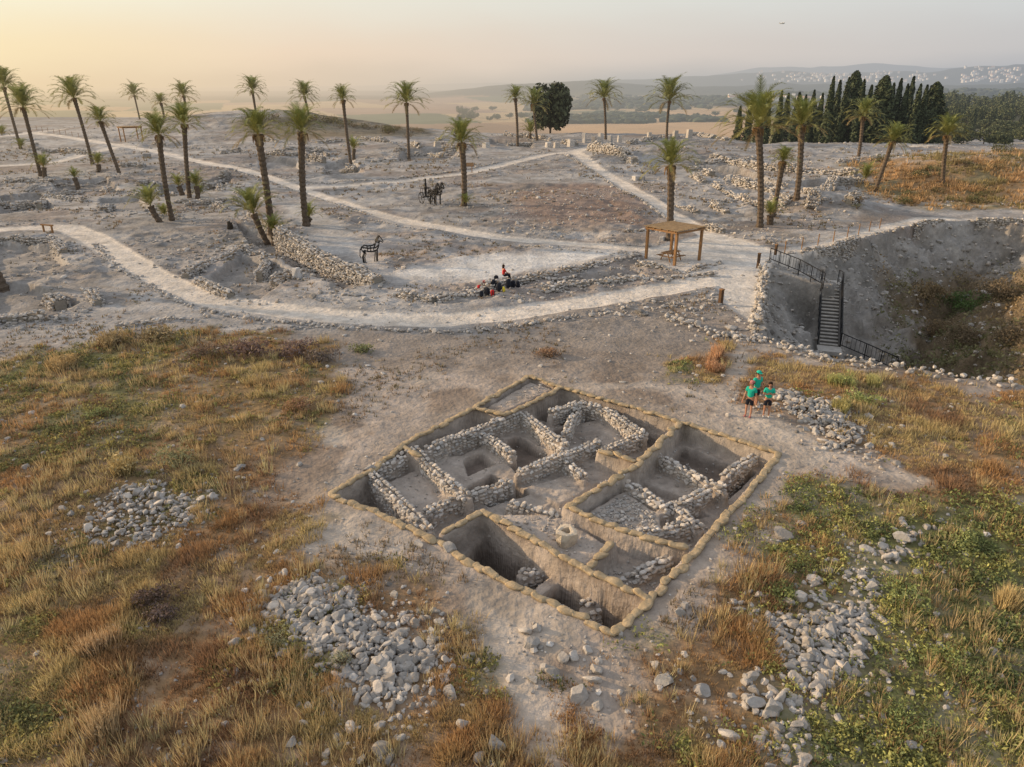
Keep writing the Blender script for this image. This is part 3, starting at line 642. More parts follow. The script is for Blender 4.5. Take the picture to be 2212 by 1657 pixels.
for (lb,pxr,pyr,n_) in [("low broken ruin wall on the far left plateau",(0,520),(300,460),26),("low broken ruin wall on the back plateau behind the centre paths",(560,1200),(300,345),20),("low broken ruin wall on the slope under the right hand palms",(1480,1820),(345,470),16)]:
    for _ in range(n_):
        a=random.uniform(*pxr);b=random.uniform(*pyr);p=GT(a,b);th=random.choice([.35,.35+math.pi/2])+random.gauss(0,.12);L_=random.uniform(3,8)
        e=p+Vector((math.cos(th)*L_,math.sin(th)*L_,0))
        if pathd(np.array([p.x,e.x]),np.array([p.y,e.y])).min()<1 or abs(e.y)>200: continue
        MW.append((lb,[p,e],.8,random.uniform(.35,.7)));GRP[len(MW)-1]=lb.replace('wall','walls')
for i,(lb,l,w,hh) in enumerate(MW):
    P=[Vector(q) for q in l] if i in GRP else GTP(l);d=P[0].y;edge=hh<=.1
    sz=(.29 if d<75 else .29+.0024*(d-75));near_=d<75
    P2=[]
    for a,b in zip(P[:-1],P[1:]):
        n=max(1,int((b-a).to_2d().length/2.));P2+=[a.lerp(b,k/n)+Vector((random.gauss(0,.13),random.gauss(0,.13),0)) for k in range(n)]
    P2.append(P[-1]);mb=MB();L=plen(P)
    gnd=lambda X_,Y_:np.maximum(H(X_,Y_),-.15)
    if not edge and not('retaining' in lb and 'shaft' in lb) and 'near rim' not in lb and 'near shaft' not in lb:
        def tf(X_,Y_,i=i,hh=hh,P=P):
            f_=fbm(X_*.35,Y_*.35,151+i,3)
            tap=np.interp(X_,[P[0].x,P[-1].x],[1.05,.35]) if i==0 else 1
            return gnd(X_,Y_)+hh*((.9+.2*f_)*tap if i==0 else np.clip(-.25+2.3*f_,.1,1.25))
        segs=[];cur=[]
        for q in P2:
            g_=float(fbm(np.array([q.x*.22]),np.array([q.y*.22]),251+i,2)[0])
            if i and g_<.36:
                if len(cur)>1: segs.append(cur)
                cur=[]
            else: cur.append(q)
        if len(cur)>1: segs.append(cur)
        if not segs: segs=[P2]
        for sg in segs:
            courses(mb,sg,w,sz,RKB if near_ else RKBL,tf,lambda X_,Y_:H(X_,Y_),.41,2500)
            for a,b in zip(sg[:-1],sg[1:]):
                m_=(a+b)/2;dd=b-a;tz=min(float(tf(np.array([q_.x]),np.array([q_.y]))[0]) for q_ in (a,m_,b));g0=h1(m_.x,m_.y)
                if tz-g0>.25: mb.box((m_.x,m_.y,(tz-.14+g0-.3)/2),(dd.to_2d().length*.94,w*.74,tz-.14-g0+.3),math.atan2(dd.y,dd.x),(.27,.24,.20))
        q=around(P,int(L*(3.2 if d<75 else 2)),w*.7);put(mb,RK if near_ else RKL,np.stack([q[:,0],q[:,1],H(q[:,0],q[:,1])+.05],-1),np.clip(rng.lognormal(math.log(sz*.85),.35,len(q)),.1,1.),.4,.8)
    else:
        rt='retaining' in lb;q=around(P,int(L*(9 if edge else 16 if not rt else 60)/(1 if d<75 else 1.5)),w*.5 if not rt else w*.3);g=H(q[:,0],q[:,1])
        if rt: g=np.maximum(g,-1.2)+rng.uniform(-.5,.6,len(q))
        put(mb,RK if near_ else RKL,np.stack([q[:,0],q[:,1],g+rng.uniform(0,hh,len(q))+.02],-1),np.clip(rng.lognormal(math.log(sz*(.7 if edge else .9)),.35,len(q)),.08,.9),.40,.8)
    tag(mb.build('rubble_wall',M['stone'] if near_ else M['stonefar'],loc=P[0]),lb,'stone wall',GRP.get(i))
BL=[(1185,318,1.3,1.0),(1202,320,1.2,1.0),(1233,318,1.4,1.3),(1262,308,1.0,2.0),(1283,310,1.2,1.5),(1297,308,1.0,1.9),(1317,310,1.2,1.8),(1338,306,1.0,1.4),(1402,302,1.0,1.6),(1458,300,1.2,1.8),(1488,298,1.3,1.9),(1375,390,1.2,.6),(1388,391,.8,.6),(1430,520,.6,.4),(945,318,1.4,1.0),(318,340,1.5,.8),(640,600,.5,.8),(980,305,1.4,.9),(1050,320,1.5,1.0),(1575,385,1.2,1.3)]
LBK=["low block leftmost of the row on the back mound","low block second in the row on the back mound","low block beside the back path junction","upright pillar stone left in the row of three","squat stone between the upright pillar stones","upright pillar stone right of the squat one","upright stone near the palm on the back mound","small upright stone right of that palm","lone upright stone on the rubble ridge","upright stone right of the back mound palm","tallest upright stone at the right end of the ridge","flat block beside the right hand path","small flat block touching the one by the right path","little block beside the pavilion","block in the ruins left of the dark round tree","block beside the far left path","upright stone in the ruined room left of the horse","block below the valley view","long block in front of the dark round tree","upright block below the cypress trees"]
for (a,b,w,hh),lb in zip(BL,LBK):
    p=GT(a,b);mb=MB();mb.box((0,0,hh/2-.1),(w,w*.75,hh+.2),0,rockcol(1,.44)[0],.88)
    V=mb.V[0];V+=rng.normal(0,.05,V.shape)
    o=mb.build('stone_block',M['stonefar']);o.location=(p.x,p.y,h1(p.x,p.y));o.rotation_euler=(0,0,random.uniform(0,1.5))
    md=o.modifiers.new('b','BEVEL');md.width=.07;md.segments=2
    tag(o,'dressed limestone '+lb,'stone block')
print('stones ok')
# ------------------------------------------------------------ vegetation stuff
def blades(mb,x,y,z,nb,ln,spread,col,wd,up=1.):
    n=len(x);X_=np.repeat(x,nb);Y_=np.repeat(y,nb);Z_=np.repeat(z,nb);L=np.repeat(ln,nb)*rng.uniform(.5,1.15,n*nb)
    a=rng.uniform(0,6.28,n*nb);r=rng.uniform(0,1,n*nb)*spread*np.repeat(ln,nb)
    bx=X_+np.cos(a)*r*.5;by=Y_+np.sin(a)*r*.5;le=rng.uniform(.15,1.,n*nb)/up
    tx=bx+np.cos(a)*L*le*.7;ty=by+np.sin(a)*L*le*.7;tz=Z_+L/np.sqrt(1+.5*le**2)
    b=rng.uniform(0,6.28,n*nb);w=np.repeat(np.asarray(wd)*np.ones(n),nb)
    V=np.stack([np.stack([bx-np.cos(b)*w,by-np.sin(b)*w,Z_-.02],-1),np.stack([bx+np.cos(b)*w,by+np.sin(b)*w,Z_-.02],-1),np.stack([tx,ty,tz],-1)],1)
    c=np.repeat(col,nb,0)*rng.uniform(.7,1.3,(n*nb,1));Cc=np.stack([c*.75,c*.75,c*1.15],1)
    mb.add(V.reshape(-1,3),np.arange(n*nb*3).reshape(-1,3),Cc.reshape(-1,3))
def leaves(mb,x,y,z,nl,rad,col,ls):
    n=len(x);m=n*nl;d=rng.normal(size=(m,3));d/=np.linalg.norm(d,axis=1)[:,None];d[:,2]=np.abs(d[:,2])
    r=np.repeat(rad,nl)*rng.uniform(.3,1,m)**.5;P=np.stack([np.repeat(x,nl),np.repeat(y,nl),np.repeat(z,nl)],-1)+d*r[:,None]*np.array([1,1,.75])
    u=rng.normal(size=(m,3));u/=np.linalg.norm(u,axis=1)[:,None];v=rng.normal(size=(m,3));v-=u*(u*v).sum(1)[:,None];v/=np.linalg.norm(v,axis=1)[:,None]
    s=(ls*np.repeat(rad,nl)*rng.uniform(.6,1.3,m))[:,None]
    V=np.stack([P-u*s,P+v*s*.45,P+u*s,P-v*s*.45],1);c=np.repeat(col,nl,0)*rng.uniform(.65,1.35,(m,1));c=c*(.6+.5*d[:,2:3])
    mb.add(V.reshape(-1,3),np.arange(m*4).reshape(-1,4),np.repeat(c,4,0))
def sample(n,y0,y1,wf=.8,w0=4.):
    yy=np.exp(rng.uniform(math.log(y0),math.log(y1),n));return rng.uniform(-1,1,n)*(wf*yy+w0),yy
xx,yy=sample(135000,10,46)
a=mask(VL,xx,yy,1.3,2.2);b=mask(VR,xx,yy,1.3,2.2);dn=np.clip(a+b,0,1)**1.3*(.16+.74*sst(.42,.58,fbm(xx*.9,yy*.9,201,4)))
for P in HPW: dn*=1-.9*(pgsd(P,xx,yy)>-.1)
for P,w in TRW: dn*=.1+.9*sst(w-.2,w+.3,pldist(P,xx,yy))
dn*=(pgsd(OUT,xx,yy)<-.3)
k=rng.uniform(0,1,len(xx))<dn;xx=xx[k];yy=yy[k];gr=vegcols(xx,yy);zz=H(xx,yy)
isg=rng.uniform(0,1,len(xx))<gr*.85
mb=MB();q=~isg
hue=sst(.38,.66,fbm(xx*.5,yy*.5,203,3))[:,None];hue2=sst(.54,.7,fbm(xx*.3,yy*.3,204,3))[:,None]
colr=lerp(lerp(np.array([[.44,.27,.13]]),np.array([[.52,.42,.21]]),hue),np.array([[.31,.19,.11]]),hue2)
big=.10+.20*sst(.5,.75,fbm(xx*.9,yy*.9,205,3))
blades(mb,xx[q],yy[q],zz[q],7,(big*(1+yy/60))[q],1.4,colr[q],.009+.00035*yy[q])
tag(mb.build('dry_grass',M['grass']),'dry orange and straw coloured grass on both fields','grass',kind='stuff')
mb=MB();q=np.where(isg)[0];yel=sst(.38,.62,fbm(xx*.7,yy*.7,209,3))[:,None]
colg=lerp(np.array([[.19,.22,.09]]),np.array([[.38,.37,.13]]),np.clip(yel+rng.uniform(-.3,.3,(len(xx),1)),0,1));colg=np.where((xx<2)[:,None],colg*np.array([[.95,.85,.9]]),colg)
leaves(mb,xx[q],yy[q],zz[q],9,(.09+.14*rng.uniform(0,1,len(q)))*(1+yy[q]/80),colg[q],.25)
tag(mb.build('green_herbs',M['grass']),'low green leafy herbs among the dry grass','herbs',kind='stuff')
xx,yy=sample(8500,10,44);dn=np.clip(mask(VL,xx,yy)+mask(VR,xx,yy),0,1)*sst(.45,.58,fbm(xx*.6,yy*.6,207,3))*.6
dn*=np.where(xx>2,.6,1)
for P in HPW: dn*=1-(pgsd(P,xx,yy)>-.2)
dn*=(pgsd(OUT,xx,yy)<-.5);k=rng.uniform(0,1,len(xx))<dn;xx=xx[k];yy=yy[k];mb=MB()
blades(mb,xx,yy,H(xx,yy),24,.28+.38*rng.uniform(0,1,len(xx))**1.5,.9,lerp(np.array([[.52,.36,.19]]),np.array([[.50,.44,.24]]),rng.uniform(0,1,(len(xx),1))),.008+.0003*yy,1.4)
tag(mb.build('straw_tufts',M['grass']),'tall straw coloured grass tufts dotted over the fields','grass',kind='stuff')
n=17000;yy=np.exp(rng.uniform(math.log(75),math.log(170),n));xx=rng.uniform(.3,1,n)*yy
k=rng.uniform(0,1,n)<mask(VO,xx,yy,3,9,.12)*(.15+.85*sst(.42,.6,fbm(xx*.25,yy*.3,209,4)));xx=xx[k];yy=yy[k];mb=MB()
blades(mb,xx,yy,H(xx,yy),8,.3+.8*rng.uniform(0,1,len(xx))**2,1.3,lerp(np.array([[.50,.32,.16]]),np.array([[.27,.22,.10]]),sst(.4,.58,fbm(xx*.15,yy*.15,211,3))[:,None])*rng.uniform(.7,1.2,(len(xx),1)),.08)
tag(mb.build('hill_grass',M['leaf']),'orange dry grass covering the hillside at right','grass',kind='stuff')
xx,yy=sample(26000,15,150,.8,0);k=(rng.uniform(0,1,len(xx))<sst(.50,.66,fbm(xx*.15,yy*.15,213,4)))&(pathd(xx,yy)>.3)&(pgsd(CHK,xx,yy)<0)
k&=(pgsd(OUT,xx,yy)<-.6)&(pgsd(SH,xx,yy)<0);xx=xx[k];yy=yy[k];mb=MB()
blades(mb,xx,yy,H(xx,yy),6,(.12+.14*rng.uniform(0,1,len(xx)))*(1+np.maximum(yy-50,0)/90),1.6,lerp(np.array([[.28,.19,.12]]),np.array([[.18,.16,.09]]),rng.uniform(0,1,(len(xx),1))),.008+.0006*yy)
tag(mb.build('sparse_weeds',M['leaf']),'sparse reddish dried weeds on the dusty ground','weeds',kind='stuff')
n=30000;xx=rng.uniform(18,70,n);yy=rng.uniform(36,88,n);zz=H(xx,yy)
k=rng.uniform(0,1,n)<scrubm(xx,yy,zz)*(.35+.65*sst(.4,.6,fbm(xx*.5,yy*.5,219,3)));xx=xx[k];yy=yy[k];zz=zz[k];mb=MB()
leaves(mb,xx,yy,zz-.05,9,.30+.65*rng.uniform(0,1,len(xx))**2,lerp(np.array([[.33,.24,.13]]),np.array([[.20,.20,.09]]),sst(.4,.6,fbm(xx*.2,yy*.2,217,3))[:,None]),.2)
tag(mb.build('shaft_scrub',M['leaf']),'brown and green scrub covering the bottom of the deep shaft','scrub',kind='stuff')
def shrub(x,y,r,h,col,label,nl=260,grp=None,kind='leaf',zoff=0,name='shrub',ls=.13):
    z=h1(x,y)+zoff;t=thing(name,label,'bush',(x,y,z),0,grp)
    mb=MB();nc=9;cx=rng.normal(0,r*.38,nc);cy=rng.normal(0,r*.38,nc);cz=rng.uniform(.05,.55,nc)*h
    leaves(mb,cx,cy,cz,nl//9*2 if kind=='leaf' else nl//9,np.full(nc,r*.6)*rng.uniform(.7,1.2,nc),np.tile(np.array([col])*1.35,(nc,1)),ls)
    if kind=='grass': blades(mb,cx,cy,np.zeros(nc),60,np.full(nc,h),.6,np.tile(np.array([col])*1.5,(nc,1)),.012+.0004*y,1.8)
    mb.build('foliage',M['leaf'],t)
    mb=MB()
    for k in range(5):
        a=k*1.26;mb.tube([(0,0,-.05),(math.cos(a)*r*.3,math.sin(a)*r*.3,h*.35),(math.cos(a)*r*.55,math.sin(a)*r*.55,h*.6)],[.03,.02,.008],5,(.12,.08,.05))
    mb.build('stem',M['trunk'],t)
SB=[(140,790,1.1,.7,(.30,.22,.11),"straw yellow bush at the far left corner of the field"),(250,745,1.1,.7,(.26,.20,.11),"brown yellow bush at the upper left of the field"),(330,740,1.2,.8,(.20,.16,.09),"olive brown bush next to the rubble line at left"),(430,775,1.1,.6,(.17,.12,.085),"brown bush centre top of the left field"),(540,765,1.3,.6,(.17,.115,.095),"dull reddish bush at the top of the left field"),(640,765,1.2,.6,(.16,.115,.10),"greyish red bush at the right end of the left field"),(690,780,.9,.5,(.15,.12,.10),"small grey bush at the field's top right corner"),(1548,775,.7,.7,(.38,.23,.13),"orange dry bush left of the three people"),(1545,800,.6,.5,(.35,.21,.12),"low orange bush below the orange dry bush"),(1815,835,.75,.6,(.27,.28,.11),"yellow green bush behind the stone heap at right"),(1865,870,.7,.5,(.24,.27,.10),"yellow green bush right of the stone heap"),(1825,885,.7,.5,(.27,.24,.10),"yellow bush touching the stone heap"),(1885,830,.5,.5,(.30,.28,.12),"small pale yellow bush near the shaft rim"),(390,1000,.8,.6,(.22,.21,.11),"grey green spindly bush in the left field"),(270,1020,.9,.6,(.32,.25,.12),"straw bush above the small stone heap"),(220,900,.5,.5,(.20,.22,.09),"pale green tuft bush in the left field"),(330,1290,.7,.4,(.12,.085,.07),"dark twiggy dead bush in lower left field"),(350,1340,.6,.3,(.11,.08,.07),"second dark dead bush below the twiggy one"),(600,1390,.4,.6,(.22,.22,.13),"grey green spiky bush left of the big heap"),(2170,1310,.5,.6,(.36,.28,.14),"straw tuft at the right edge among green weeds"),(740,1440,.35,.5,(.22,.22,.14),"spiky grey bush growing out of the big heap"),(210,1410,.5,.6,(.33,.24,.14),"tall straw tuft in the lower left field"),(225,1580,.5,.6,(.32,.24,.14),"straw tuft near the bottom left"),(1720,1230,.5,.3,(.14,.16,.06),"green bush right of the grey boulder"),(1690,1290,.6,.3,(.14,.16,.06),"green bush above the heap in the weeds"),(2080,1180,.7,.4,(.22,.24,.09),"large pale green weed clump at right"),(1960,1290,.7,.4,(.21,.24,.09),"green weed clump right of the stone trail"),(2060,1450,.6,.4,(.19,.22,.08),"green weed clump at lower right"),(1960,1560,.5,.35,(.19,.22,.08),"green weed clump near the bottom right"),(1185,770,.8,.3,(.25,.16,.10),"low rusty bush beyond the dig's far corner"),(640,885,.9,.3,(.25,.15,.09),"low rusty patch bush by the field edge"),(780,760,.9,.25,(.15,.16,.07),"low green patch bush above the dig")]
for a,b,r,h_,c,l in SB:
    p=G(a,b);shrub(p.x,p.y,r,h_,c,l,300,kind='grass' if c[0]>.25 else 'leaf')
for i,(sx_,sy_,r,c,l) in enumerate([(2000,640,2.2,(.18,.13,.07),"big brown bush upper left in the shaft bottom"),(2080,660,2.4,(.09,.14,.045),"green bush in the middle of the shaft"),(2160,640,2.2,(.17,.13,.08),"brown bush at the right edge of the shaft"),(2010,720,2.2,(.19,.135,.075),"large brown bush low in the shaft near the stairs"),(2100,740,2.4,(.15,.115,.07),"large dark brown bush low in the middle of the shaft"),(2190,740,2.2,(.15,.115,.07),"dark bush low at the right edge of the shaft")]):
    cx=(sx_-1106)/F;cy=(sy_-828.5)/F;x_=cx*TS;y_=(cp-cy*sp)*TS;z_=CH-(sp+cy*cp)*TS;m_=(y_<95);hh=H(x_[m_],y_[m_]);j=int(np.argmax(z_[m_]<hh))
    shrub(float(x_[j]),float(y_[j]),r,1.6,c,l,1400,zoff=-.4,ls=.07)
for i in range(30):
    a=random.uniform(520,940);b=np.interp(a,[500,700,940],[258,252,290])+random.uniform(2,20);p=GT(a,b)
    shrub(p.x,p.y,random.uniform(1.2,2.4),random.uniform(1,1.8),random.choice([(.12,.09,.045),(.10,.09,.04),(.16,.11,.05)]),'low brown green bush on the grassy hill at back left',120,'bushes on the back hill')
for i in range(34):
    p=GT(random.uniform(1850,2240),random.uniform(345,452))
    shrub(p.x,p.y,random.uniform(.6,1.5),random.uniform(.5,1.1),random.choice([(.14,.11,.05),(.22,.15,.07),(.11,.11,.05),(.28,.18,.08)]),'scrubby bush on the dry grassy hillside at right',130,'bushes on the right hillside')
for a,b,r in [(2160,330,2.4),(1980,385,1.6),(1900,350,1.6),(2100,440,1.2),(1945,440,1.2)]:
    p=GT(a,b);shrub(p.x,p.y,r,r*.8,(.10,.10,.045),{2160:"round olive bush on top of the right hillside",1980:"olive bush between the two leaning right palms",1900:"bush below the yellow green palm",2100:"low bush at the front of the right hillside",1945:"low bush by the rubble mound"}[a],220)
print('veg ok')
# ------------------------------------------------------------ PALMS
def crown_mesh(seed,nf=58,short=False):
    r=random.Random(seed);V=[];Fc=[];Cc=[]
    def tri(a,b,c,col):
        n=len(V);V.extend([a[:],b[:],c[:]]);Fc.append((n,n+1,n+2));Cc.extend([col]*3)
    for k in range(nf):
        t=k/nf;az=k*2.39996+r.uniform(-.25,.25);el=R(lerp(86,-8 if not short else 25,t**1.2))+r.uniform(-.12,.12);L=r.uniform(.88,1.18)*(1 if t>.1 else .85)
        g=np.array([lerp(.20,.25,t),lerp(.23,.22,t),lerp(.07,.075,t)])*r.uniform(.75,1.3)
        if t>.93: g=np.array([.30,.22,.10])*r.uniform(.7,1.1)
        p=Vector((0,0,0));m=12;pts=[p.copy()];ds=[];droop=R(r.uniform(60,105)) if el>R(25) else R(r.uniform(35,60));sw=r.uniform(-.25,.25)
        for i in range(m):
            s=i/(m-1);ee=el-droop*s**2.0;aa=az+sw*s;d=Vector((math.cos(ee)*math.cos(aa),math.cos(ee)*math.sin(aa),math.sin(ee)));ds.append(d);p=p+d*(L/m);pts.append(p.copy())
        for i in range(m):
            d=ds[i];side=d.cross(Vector((0,0,1)));side=side.normalized() if side.length>.05 else Vector((math.sin(az),-math.cos(az),0));nrm=side.cross(d)
            w=.012*(1-i/m)+.003;tri(pts[i]-side*w,pts[i]+side*w,pts[i+1],tuple(g*1.1))
            if i<2: continue
            for h_ in (0,.5):
                s=(i+h_)/m;q=pts[i].lerp(pts[i+1],h_);ll=.22*math.sin(math.pi*min(1,.12+s*.86))**.6*r.uniform(.8,1.15)
                for sg in (-1,1):
                    dd=(side*sg*.6+d*.9+nrm*r.uniform(.0,.3)-Vector((0,0,.12))).normalized();tip=q+dd*ll
                    tri(q-d*.018,q+d*.018,tip,tuple(g*r.uniform(.8,1.2)))
    o=mk('crown',np.array(V),np.array(Fc),np.array(Cc),M['leaf']);d=o.data;bpy.data.objects.remove(o);return d
CM=[crown_mesh(s) for s in range(6)];CS=[crown_mesh(20+s,34,True) for s in range(3)]
def skirt_mesh(seed):
    r=random.Random(seed);mb=MB()
    for k in range(22):
        a=r.uniform(0,6.28);l=r.uniform(.5,1.);mb.tube([(math.cos(a)*.15,math.sin(a)*.15,0),(math.cos(a)*.33,math.sin(a)*.33,-.15*l),(math.cos(a)*.36,math.sin(a)*.36,-.55*l)],[.035,.03,.008],4,np.array([.28,.17,.08])*r.uniform(.6,1.2))
    o=mb.build('dead_fronds',M['trunk']);d=o.data;bpy.data.objects.remove(o);return d
SK=[skirt_mesh(s) for s in range(2)]
def palm(bx,by,cx_,cy_,w,label,short=False,tr=.3,name='date_palm'):
    b=GT(bx,by);b.z=h1(b.x,b.y)
    tt=(cy_-828.5)/F;fy=b.y;z=CH-fy*(sp+tt*cp)/(cp-tt*sp);f=fy*cp+(CH-z)*sp;xx_=(cx_-1106)/F*f
    hgt=max(z-b.z,.3);rad=w/2/F*f
    t=thing(name,label,'palm tree',b)
    tx=xx_-b.x
    if hgt>.8:
        mb=MB();n=max(6,int(hgt/.22));P=[];rr=[]
        bow=random.uniform(-.35,.35)
        for i in range(n+1):
            s=i/n;P.append((tx*(s**1.3)*1.0+bow*math.sin(s*3.14)*.5,0.0,hgt*s-.25*(1-s)));r0=tr*(1+.55*math.exp(-s*hgt/.45)+.0*s);r0*=(1+.5*math.exp(-(1-s)*hgt/.8))
            rr.append(r0*(1+.10*(-1)**i+random.uniform(-.05,.05)))
        mb.tube(P,rr,9,np.array([.125,.095,.07]));mb.build('trunk',M['trunk'],t)
    c=bpy.data.objects.new('crown',random.choice(CS if short else CM));COL.objects.link(c);c.parent=t;c.location=(tx,0,hgt);c.rotation_euler=(random.uniform(-.12,.12),random.uniform(-.12,.12),random.uniform(0,6.28));c.scale=(rad*1.22,rad*1.22,rad*1.35)
    if not short:
        d=bpy.data.objects.new('dead_fronds',random.choice(SK));COL.objects.link(d);d.parent=t;d.location=(tx,0,hgt);d.scale=(1.5*tr/.3,)*3;d.rotation_euler=(0,0,random.uniform(0,6.28))
    return t
PL=[(45,322,8,188,85,"tall leaning palm cut by the left edge of the photo"),(88,380,50,232,95,"tall palm second from the left edge, trunk bent left"),(200,355,160,212,92,"tall palm third from the left, leaning left"),(258,375,217,262,66,"medium palm leaning left beside the far left pavilion"),
(302,258,290,206,54,"distant palm behind the far left pavilion"),(354,256,347,222,42,"smallest distant palm between two taller ones at left"),(402,255,397,206,58,"distant palm rising behind the front pair at left"),
(372,476,343,292,98,"front palm of the left pair with a short palm at its foot"),(410,432,398,268,92,"rear palm of the front left pair"),
(555,262,545,196,62,"distant palm on the back hill, left of centre"),(588,505,557,290,116,"tall palm rising behind the leaning short palm"),(668,262,657,208,64,"distant palm on the hill crest behind the tall front palm"),(662,490,652,285,112,"tall palm directly above the sunlit rubble wall"),
(758,350,741,215,58,"slim palm standing in the middle left ruins"),(883,336,878,222,88,"tall straight palm in front of the hazy valley"),(1002,446,997,308,100,"lone palm in the centre beside the chariot sculpture"),
(1118,312,1113,212,52,"slim palm left of the dark round tree"),(1160,304,1152,225,66,"bushy palm in front of the dark round tree"),(1308,302,1305,212,78,"palm among the upright stones on the back mound"),(1440,306,1446,218,98,"palm on the rubble ridge with the dark trunk"),
(1446,520,1450,358,116,"palm growing right behind the wooden pavilion"),(1641,492,1638,275,165,"tallest and widest palm, above the plaza"),(1720,432,1731,270,110,"tall palm right of the tallest one"),(1668,472,1691,348,64,"short leaning palm under the tallest palm"),(1853,346,1864,252,78,"yellow green palm in front of the cypress trees"),(1890,412,1928,305,78,"palm leaning right on the orange hillside"),(2036,398,2046,292,84,"rightmost palm on the orange hillside")]
for a in PL: palm(*a,tr=.27 if a[4]<100 else .33)
PS=[(348,480,325,445,90,"short bushy palm leaning beside the front left palm"),(426,432,424,402,62,"short palm right of the rear left palm"),(394,422,386,402,50,"little palm between the rear left trunks"),(96,382,95,362,60,"short palm at the foot of the second palm from left"),(212,372,212,355,50,"short palm at the foot of the third palm from left"),(166,396,160,384,42,"tiny palm in the left ruins"),(578,514,548,462,118,"leaning bushy short palm at the end of the sunlit wall"),(665,486,668,470,62,"young fronds at the foot of the palm above the sunlit wall"),(765,346,765,322,50,"short palm beside the slim palm in the ruins"),(1146,300,1146,288,56,"short fronds under the dark round tree"),(1885,395,1870,386,66,"low bright green palm shoots on the right hill"),(1664,486,1664,465,66,"young palm at the foot of the tallest palm"),(1003,448,1006,440,44,"sprout of fronds at the foot of the lone centre palm"),(592,516,590,500,70,"green sucker fronds below the leaning short palm"),(352,470,356,466,50,"sucker fronds at the foot of the front left palm"),(428,428,432,422,46,"small sucker palm right of the left pair"),(45,322,46,318,40,"dark fronds at the foot of the leftmost palm"),(8,300,4,292,44,"dark short palm at the left edge")]
for a in PS: palm(*a,short=True,tr=.24,name='short_palm')
palm(2,615,-110,380,150,"thick dark palm trunk cut by the left edge near the lower path",tr=.42)
print('palms ok')
# ------------------------------------------------------------ other trees
def treemesh(seed,kind,n=1500):
    r=np.random.default_rng(seed);mb=MB()
    if kind in('cyp','wide'):
        m=n;t=r.uniform(0,1,m)**.85;a=r.uniform(0,6.28,m);W_=.10 if kind=='cyp' else .2
        rad=W_*np.minimum(1,(t/.12)**.5)*np.clip(1-t,0,1)**(.66 if kind=='cyp' else .5)*(1+.22*np.sin(a*3+t*9)+.15*np.sin(a*5-t*23))*r.uniform(.6,1.1,m)
        P=np.stack([np.cos(a)*rad,np.sin(a)*rad,.02+t*.98],-1);s=.016
        nrm=np.stack([np.cos(a),np.sin(a),.5+0*a],-1)
    elif kind=='round':
        nc=22;c=r.normal(size=(nc,3));c/=np.linalg.norm(c,axis=1)[:,None];c*=np.array([.27,.27,.25]);c[:,2]+=.62;rr=r.uniform(.15,.22,nc)
        i=r.integers(0,nc,n);d=r.normal(size=(n,3));d/=np.linalg.norm(d,axis=1)[:,None]
        P=c[i]+d*rr[i][:,None]*r.uniform(.7,1.05,(n,1));nrm=d;s=.03
    else:
        nc=16;c=r.normal(size=(nc,3));c/=np.linalg.norm(c,axis=1)[:,None];c*=np.array([.36,.36,.22]);c[:,2]+=.58;rr=r.uniform(.14,.24,nc)
        i=r.integers(0,nc,n);d=r.normal(size=(n,3));d/=np.linalg.norm(d,axis=1)[:,None]
        P=c[i]+d*rr[i][:,None]*r.uniform(.75,1.05,(n,1));nrm=d;s=.035
    m=len(P);u=r.normal(size=(m,3));u[:,2]*=2 if kind=='cyp' else 1;u/=np.linalg.norm(u,axis=1)[:,None];v=np.cross(u,nrm+.3*r.normal(size=(m,3)));v/=np.linalg.norm(v,axis=1)[:,None]+1e-6
    ss=s*r.uniform(.6,1.5,(m,1));V=np.stack([P-u*ss,P+v*ss,P+u*ss,P-v*ss],1)
    base=np.array([.05,.062,.03]) if kind in('cyp','wide') else np.array([.055,.062,.032]) if kind=='round' else np.array([.08,.09,.042])
    c=base*r.uniform(.4,1.7,(m,1))
    mb.add(V.reshape(-1,3),np.arange(m*4).reshape(-1,4),np.repeat(c,4,0))
    o=mb.build('crown',M['darkleaf']);d=o.data;bpy.data.objects.remove(o)
    mb=MB();mb.tube([(0,0,-.05),(.01,0,.3),(0,.01,.6)],[.025,.02,.01],6,(.08,.06,.045))
    if kind not in('cyp','wide'):
        for k in range(5):
            a=k*1.3;mb.tube([(0,0,.25),(math.cos(a)*.15,math.sin(a)*.15,.45),(math.cos(a)*.3,math.sin(a)*.3,.6)],[.018,.012,.005],5,(.08,.06,.045))
    o=mb.build('trunk',M['trunk']);e=o.data;bpy.data.objects.remove(o);return d,e
TC=[treemesh(300+i,'cyp',2600) for i in range(4)];TW=[treemesh(310+i,'wide',4200) for i in range(2)];TR=[treemesh(320+i,'round',5200) for i in range(1)];TP=[treemesh(340+i,'pine',1000) for i in range(4)]
def tree(x,y,z,h_,wk,ms,name,label,cat='tree',grp=None):
    t=thing(name,label,cat,(x,y,z),random.uniform(0,6.28),grp)
    for d,n in zip(ms,('crown','trunk')):
        o=bpy.data.objects.new(n,d);COL.objects.link(o);o.parent=t;o.scale=(h_*wk,h_*wk,h_)
def at_depth(px_,py_,y_):
    tt=(py_-828.5)/F;z_=CH-y_*(sp+tt*cp)/(cp-tt*sp);f=y_*cp+(CH-z_)*sp;return (px_-1106)/F*f,z_,f
x_,z_,f=at_depth(1188,282,196);tree(x_,196,h1(x_,196)-2.6,15,.82,TR[0],'broadleaf_tree','large dark round tree behind the bushy palm')
CY=[(1600,240),(1622,232),(1648,214),(1665,208),(1690,206),(1704,212),(1728,210),(1742,215),(1760,205),(1778,212),(1802,176),(1816,184),(1835,178),(1852,164),(1868,182),(1884,194),(1902,184),(1916,174),(1932,190),(1948,180),(1962,192),(1975,176),(1990,192),(2004,194),(2026,188),(2036,198)]
